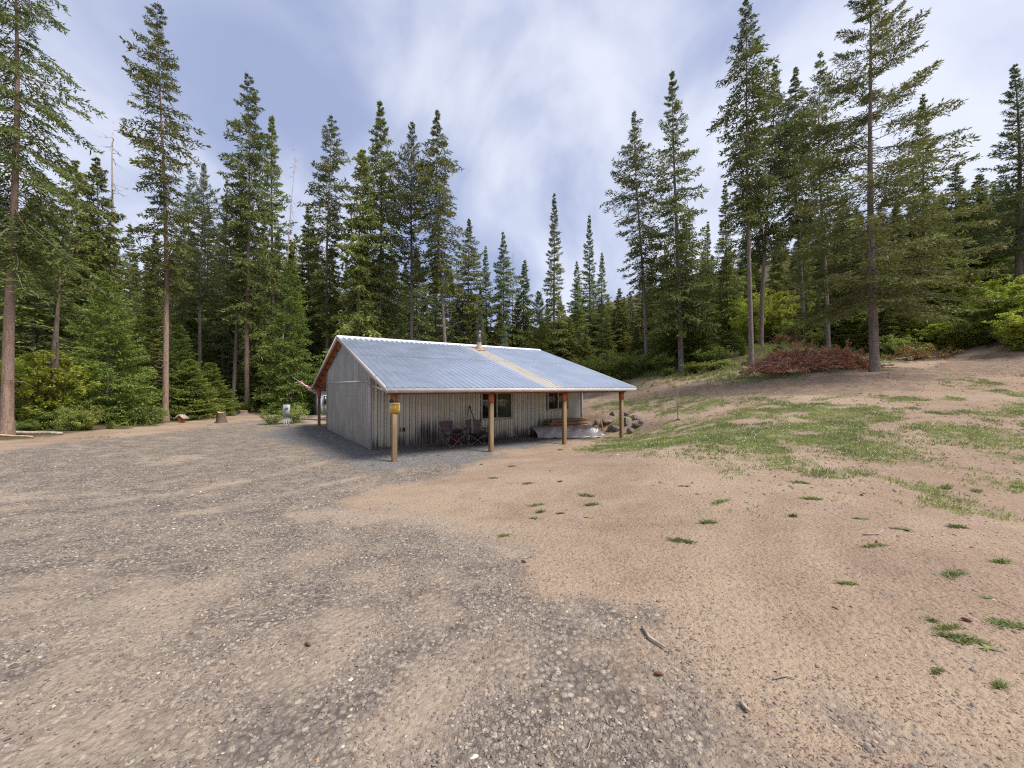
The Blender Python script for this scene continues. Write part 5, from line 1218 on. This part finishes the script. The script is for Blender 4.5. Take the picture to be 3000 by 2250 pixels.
tag(link('gravel', stones(110000, 1.5, 5.6, .006, .034, 1, 'gravel', .95)), 'loose grey-brown gravel covering the foreground drive', 'gravel', kind='stuff')
tag(link('gravel', stones(46000, 5.3, 12.5, .014, .050, 2, 'gravel', 1.1)), 'loose gravel of the drive farther back toward the cabin', 'gravel', kind='stuff')

def clods(n, seed):
    r_ = np.random.default_rng(seed); x = r_.uniform(2.5, 26, n); y = r_.uniform(6, 34, n); mm = masks(x, y); rel = np.stack([x, y], 1) - CAB0
    pw_ = np.clip(fbm(x, y, 1.8, 333, 3) * 3 - 1.1, .03, 1) * (1 - mm[4] * .6); k = (r_.uniform(0, 1, n) < pw_) & ~((rel @ CU < 10.4) & (rel @ CU > -.5) & (rel @ CV > -3.2)); x, y = x[k], y[k]; n = len(x); s_ = .018 + .10 * r_.beta(1.2, 6, n); z = terr(x, y)
    cube = np.array([(-1, -1, -.5), (1, -1, -.5), (1, 1, -.5), (-1, 1, -.5), (-.7, -.7, .6), (.7, -.7, .6), (.7, .7, .6), (-.7, .7, .6)], float)
    V = cube[None] * r_.uniform(.5, 1.3, (n, 8, 3)) * (s_ * .5)[:, None, None]; V[..., 2] *= .7; V = (V + np.stack([x, y, z + s_ * .1], 1)[:, None]).reshape(-1, 3)
    q = np.array([(4, 5, 6, 7), (0, 1, 5, 4), (1, 2, 6, 5), (2, 3, 7, 6), (3, 0, 4, 7)]); pal = np.array([(.20, .145, .105), (.27, .195, .14), (.15, .11, .082), (.32, .265, .215), (.42, .37, .31)])
    c_ = pal[r_.choice(5, n, p=[.3, .3, .25, .1, .05])] * r_.uniform(.7, 1.3, (n, 1))
    m_ = mk_mesh('dirt_clods', V, (np.arange(n)[:, None, None] * 8 + q[None]).reshape(-1, 4), {'col': ('POINT', np.repeat(c_, 8, 0))}); m_.materials.append(M['pebble']); return m_
tag(link('dirt_clods', clods(30000, 71)), 'brown clods and small stones strewn over the graded slope at right', 'clods', kind='stuff')

# grass and clover
def grass_mesh(n, xr, yr, hlo, hhi, w, seed, dens, name='grass', fol='grass'):
    r_ = np.random.default_rng(seed); x = r_.uniform(*xr, n); y = r_.uniform(*yr, n)
    keep = r_.uniform(0, 1, n) < dens(x, y); x, y = x[keep], y[keep]
    m_ = 5; x = np.repeat(x, m_) + r_.normal(0, .035, len(x) * m_); y = np.repeat(y, m_) + r_.normal(0, .035, len(y) * m_); n = len(x)
    z = terr(x, y) - .004; d = unit(np.stack([r_.normal(0, .55, n), r_.normal(0, .55, n), np.full(n, 1.0)], 1))
    V, Fq = blades(np.stack([x, y, z], 1), d, r_.uniform(hlo, hhi, n), w * r_.uniform(.7, 1.4, n), .0, r_)
    tint = np.clip(fbm(x, y, .8, seed, 3) * 1.2 - .2 + r_.normal(0, .18, n), 0, 1)
    me_ = mk_mesh(name, V, Fq, {'tint': ('POINT', np.repeat(tint, 4))}); me_.materials.append(M[fol]); return me_
def dens_r(x, y):
    m_ = masks(x, y); return np.clip(m_[3] * 1.2 - .06, 0, 1) * np.clip(fbm(x, y, .35, 717, 3) * 3.4 - .9, .15, 1)
tag(link('grass', grass_mesh(165000, (2.2, 22), (3.0, 24), .025, .09, .013, 61, dens_r)), 'patchy green clover and grass on the dirt right of the cabin', 'grass', kind='stuff')
tag(link('grass', grass_mesh(9000, (8, 26), (22, 36), .08, .3, .04, 62, dens_r)), 'taller light green grass along the forest edge at right', 'grass', kind='stuff')
tag(link('grass', grass_mesh(5000, (-24, -12), (14, 28), .04, .12, .022, 63, dens_r)), 'thin grass strip between the drive and the forest at left', 'grass', kind='stuff')
def dens_f(x, y):
    m_ = masks(x, y); n_ = fbm(x, y, 2.2, 888, 3); return np.clip(m_[4] * 1.4 - .7, 0, 1) * np.clip((n_ - .42) * 5, 0, 1)
tag(link('undergrowth', grass_mesh(16000, (-45, 42), (18, 50), .15, .5, .07, 64, dens_f, 'undergrowth', 'leafg')), 'leafy green undergrowth on the forest floor', 'undergrowth', kind='stuff')
# clover flowers
r_ = np.random.default_rng(65); n = 5000; x = r_.uniform(3, 18, n); y = r_.uniform(7, 20, n); k = (r_.uniform(0, 1, n) < dens_r(x, y)) & (fbm(x, y, 1.6, 66, 3) > .5); x, y = x[k], y[k]; z = terr(x, y) + r_.uniform(.05, .11, len(x))
oct_ = np.array([(1, 0, 0), (0, 1, 0), (-1, 0, 0), (0, -1, 0), (0, 0, 1), (0, 0, -1)]) * .014
V = (oct_[None] + np.stack([x, y, z], 1)[:, None]).reshape(-1, 3); tf = np.array([(0, 1, 4), (1, 2, 4), (2, 3, 4), (3, 0, 4), (1, 0, 5), (2, 1, 5), (3, 2, 5), (0, 3, 5)])
m_ = mk_mesh('clover_flowers', V, (np.arange(len(x))[:, None, None] * 6 + tf[None]).reshape(-1, 3)); m_.materials.append(mat_two('clover_white', (.62, .62, .50), (.52, .50, .40), 8, .8))
tag(link('clover_flowers', m_), 'tiny white clover flowers dotted through the green patches', 'flowers', kind='stuff')
# litter: needles and bark bits on the bare dirt
n = 60000; r_ = np.random.default_rng(67); d = 1.6 + 9 * r_.uniform(0, 1, n) ** 1.3; x = r_.uniform(-1.35, 1.35, n) * d; y = d; mm = masks(x, y); k = r_.uniform(0, 1, n) < (.12 + .75 * (1 - mm[0])) * (fbm(x, y, .9, 68, 3) * 1.6 - .25); x, y = x[k], y[k]; n = len(x)
a = r_.normal(.0, .9, n); ddv = unit(np.stack([np.cos(a), np.sin(a), r_.normal(0, .08, n)], 1))
V, Fq = blades(np.stack([x, y, terr(x, y) + .004], 1), ddv, r_.uniform(.008, .036, n), r_.uniform(.002, .006, n), 2.5, r_)
m_ = mk_mesh('needle_litter', V, Fq, {'tint': ('POINT', np.repeat(r_.uniform(0, 1, n), 4))}); m_.materials.append(mat_foliage('litter', (.06, .04, .032), (.22, .14, .09), trans=0))
tag(link('needle_litter', m_), 'dark needles and bark bits strewn over the bare dirt', 'litter', kind='stuff')

# weeds one can count
def weed_mesh(seed, n, l, w, up):
    r_ = np.random.default_rng(seed); V, Fc, ti = [], [], []
    for i in range(n):
        a = r_.uniform(0, 6.28); ll = l * r_.uniform(.5, 1.1); e = up * r_.uniform(.4, 1.4); c, s_ = math.cos(a), math.sin(a); b = len(V)
        for q, ww in ((0, .35), (.4, 1.0), (.75, .8), (1.0, .05)):
            cx, cz = ll * q * (1 - .15 * q), ll * (e * q - .55 * e * q * q) + .004
            for sd in (-1, 1): V.append((c * cx - s_ * sd * w * ww / 2, s_ * cx + c * sd * w * ww / 2, cz))
        Fc += [(b + 2 * k, b + 2 * k + 1, b + 2 * k + 3, b + 2 * k + 2) for k in range(3)]; ti += [r_.uniform(.1, .9)] * 8
    m_ = mk_mesh('weed', np.array(V), np.array(Fc), {'tint': ('POINT', np.array(ti))}); m_.materials.append(M['weed']); return m_
def tuft_mesh(seed, n, sx, sy, lo, hi, w):
    r_ = np.random.default_rng(seed); P = np.stack([r_.normal(0, sx, n), r_.normal(0, sy, n), np.full(n, -.003)], 1)
    D = unit(np.stack([r_.normal(0, .7, n) + P[:, 0] * 3, r_.normal(0, .7, n) + P[:, 1] * 3, r_.uniform(.35, 1.0, n)], 1)); V, Fq = blades(P, D, r_.uniform(lo, hi, n), w * r_.uniform(.6, 1.5, n), .3, r_)
    m_ = mk_mesh('weed', V, Fq, {'tint': ('POINT', np.repeat(np.clip(r_.normal(.4, .25, n), 0, 1), 4))}); m_.materials.append(M['weed']); return m_
WM = [tuft_mesh(501, 130, .035, .025, .05, .11, .014), tuft_mesh(502, 170, .045, .025, .04, .10, .011), tuft_mesh(503, 80, .02, .02, .04, .10, .014), tuft_mesh(504, 200, .05, .03, .035, .10, .010)]
RM = [weed_mesh(505, 34, .10, .016, .45), weed_mesh(506, 26, .08, .02, .35)]
weeds = [(1566, 1518, 1), (1576, 1478, 1), (1583, 1500, 1), (1475, 1567, .8), (1734, 1478, .9), (1726, 1514, 1), (1640, 1412, 1), (1548, 1418, .9), (1642, 1505, .6), (1722, 1452, 1.1), (2005, 1425, 1.2), (2110, 1470, 1.2), (2075, 1528, 1.1), (2000, 1585, 1.0), (2320, 1515, 1), (2520, 1520, 1.4), (2380, 1462, 1), (2345, 1412, 1.1), (2770, 1432, 1.5), (2860, 1440, 1.1), (2975, 1425, 1.5), (2800, 1548, 1.1), (2925, 1650, 1), (2790, 1682, .9), (2480, 1705, .8), (2890, 1752, .8), (2725, 1818, .7), (2770, 1838, .7), (2800, 1862, .8), (2840, 1875, .7), (2885, 1900, .8), (2945, 1828, 1.0), (2920, 1998, .6), (2740, 1955, .4), (1215, 1338, .9), (1252, 1336, .9), (1285, 1336, .6), (1088, 1366, .6), (985, 1283, 1.1), (1012, 1293, .8), (1340, 1382, .6), (1280, 1380, .6), (1410, 1362, .9), (1500, 1370, 1), (1448, 1402, .8), (1655, 1312, 1.6), (1640, 1318, 1.2), (1830, 1275, 1.4), (1850, 1268, 1.3), (2560, 1600, 1.0), (2640, 1555, 1.1)]
for i, (px, py, s_) in enumerate(weeds):
    x, y = hit(px, py); o = link('weed', WM[i % 4] if i % 5 else RM[i % 2]); s_ *= .8; o.location = (x, y, T(x, y)); o.scale = (s_ * random.uniform(.9, 1.9), s_ * random.uniform(.7, 1.1), s_ * random.uniform(.5, .9)); o.rotation_euler = (0, 0, random.uniform(-.5, .5))
    near = px < 1350 or (1600 < px < 1700 and py < 1330) or (1820 < px < 1860 and py < 1280)
    zone = ('weed growing in the gravel close to the cabin', 'weeds in the gravel by the cabin') if near else (('weed tuft on the dirt in front of the porch', 'weed tufts in front of the porch') if px < 1900 else (('weed tuft on the dirt below the clover patch', 'weed tufts below the clover') if py < 1600 else ('weed tuft on the dirt at the lower right', 'weed tufts at the lower right')))
    tag(o, ('broad-leaved ', 'wispy ', 'flat ', 'bristly ')[i % 4] + zone[0], 'weed', zone[1])
# mullein stalk
x, y = hit(1985, 1232); mu = empty('tall_weed', (x, y, T(x, y)))
mb = MB(); mb.tube([(0, 0, -.05), (.01, 0, .6), (-.01, .01, 1.25)], [.014, .011, .006], 6); mb.build('stalk', M['post'], mu)
m_ = RM[0].copy(); o = link('leaves', m_, mu); o.scale = (2.2, 2.2, 2.2); o = link('leaves', RM[1], mu); o.location = (0, 0, .3); o.scale = (1.2, 1.2, 1.2); o = link('leaves', RM[1], mu); o.location = (0, 0, .55); o.scale = (.8, .8, .8)
tag(mu, 'tall single stalked weed standing above the clover beyond the porch end', 'weed')
# cones and twigs
M['cone'] = mat_two('pine_cone', (.10, .04, .03), (.16, .07, .045), 40, .9)
for px, py in [(1534, 1644), (905, 1890), (610, 1667), (2825, 1818), (1928, 1973), (2522, 1453), (2270, 1397), (2565, 1593)]:
    x, y = hit(px, py); mb = MB(); V = [(0, 0, 0)]
    mb.tube([(-.03, 0, .012), (-.018, 0, .014), (0, 0, .016), (.018, 0, .014), (.03, 0, .012)], [.003, .010, .012, .009, .002], 9); o = mb.build('pine_cone', M['cone'], None); o.location = (x, y, T(x, y)); o.rotation_euler = (0, 0, random.uniform(0, 6.28)); tag(o, 'small dark red-brown pine cone lying on the bare ground', 'pine cone', 'pine cones on the ground')
for pts, rad, lb in [([(1735, 2145), (1722, 2185), (1700, 2215)], .0035, 'thin pale curved twig on the pebbles at the bottom of the photo'), ([(1780, 2115), (1770, 2095)], .003, 'tiny pale twig on the pebbles next to the curved one'), ([(1880, 1840), (1900, 1870), (1945, 1900)], .012, 'brown bark strip where gravel meets dirt'), ([(2260, 1990), (2300, 1975), (2325, 1985)], .006, 'thin dry curled twig on the dirt'), ([(550, 1458), (592, 1448)], .010, 'small brown stick on the gravel drive left of centre'), ([(800, 1902), (835, 1862)], .006, 'bent pale twig on the gravel left of centre'), ([(2525, 1573), (2570, 1570), (2585, 1560)], .008, 'dry forked stick among the right weeds'), ([(2165, 2060), (2190, 2085)], .012, 'pale wood chip on the dirt right of the gravel')]:
    P = [Vector((*hit(a, b), 0)) for a, b in pts]
    for p in P: p.z = T(p.x, p.y) + rad * 1.2 + .004
    mb = MB(); mb.tube(P, [rad, rad * .9, rad * .6][:len(P)] if len(P) == 3 else [rad, rad * .7], 6); tag(mb.build('twig', M['dry'], None), lb, 'twig')

# labels that fell together: tell them apart by their order from the left
_by = {}
for o in list(COL.objects):
    if o.parent is None and o.name.split('.')[0] in ('forest_conifer', 'understorey_fir', 'edge_bush'): _by.setdefault(o['label'], []).append(o)
for lb, os_ in _by.items():
    if len(os_) > 1:
        os_.sort(key=lambda o: o.location.x / o.location.y)
        for i, o in enumerate(os_): o['label'] = ('leftmost ', 'second ', 'third ', 'fourth ', 'fifth ', 'sixth ', 'seventh ', 'eighth ', 'ninth ', 'tenth ')[min(i, 9)] + lb
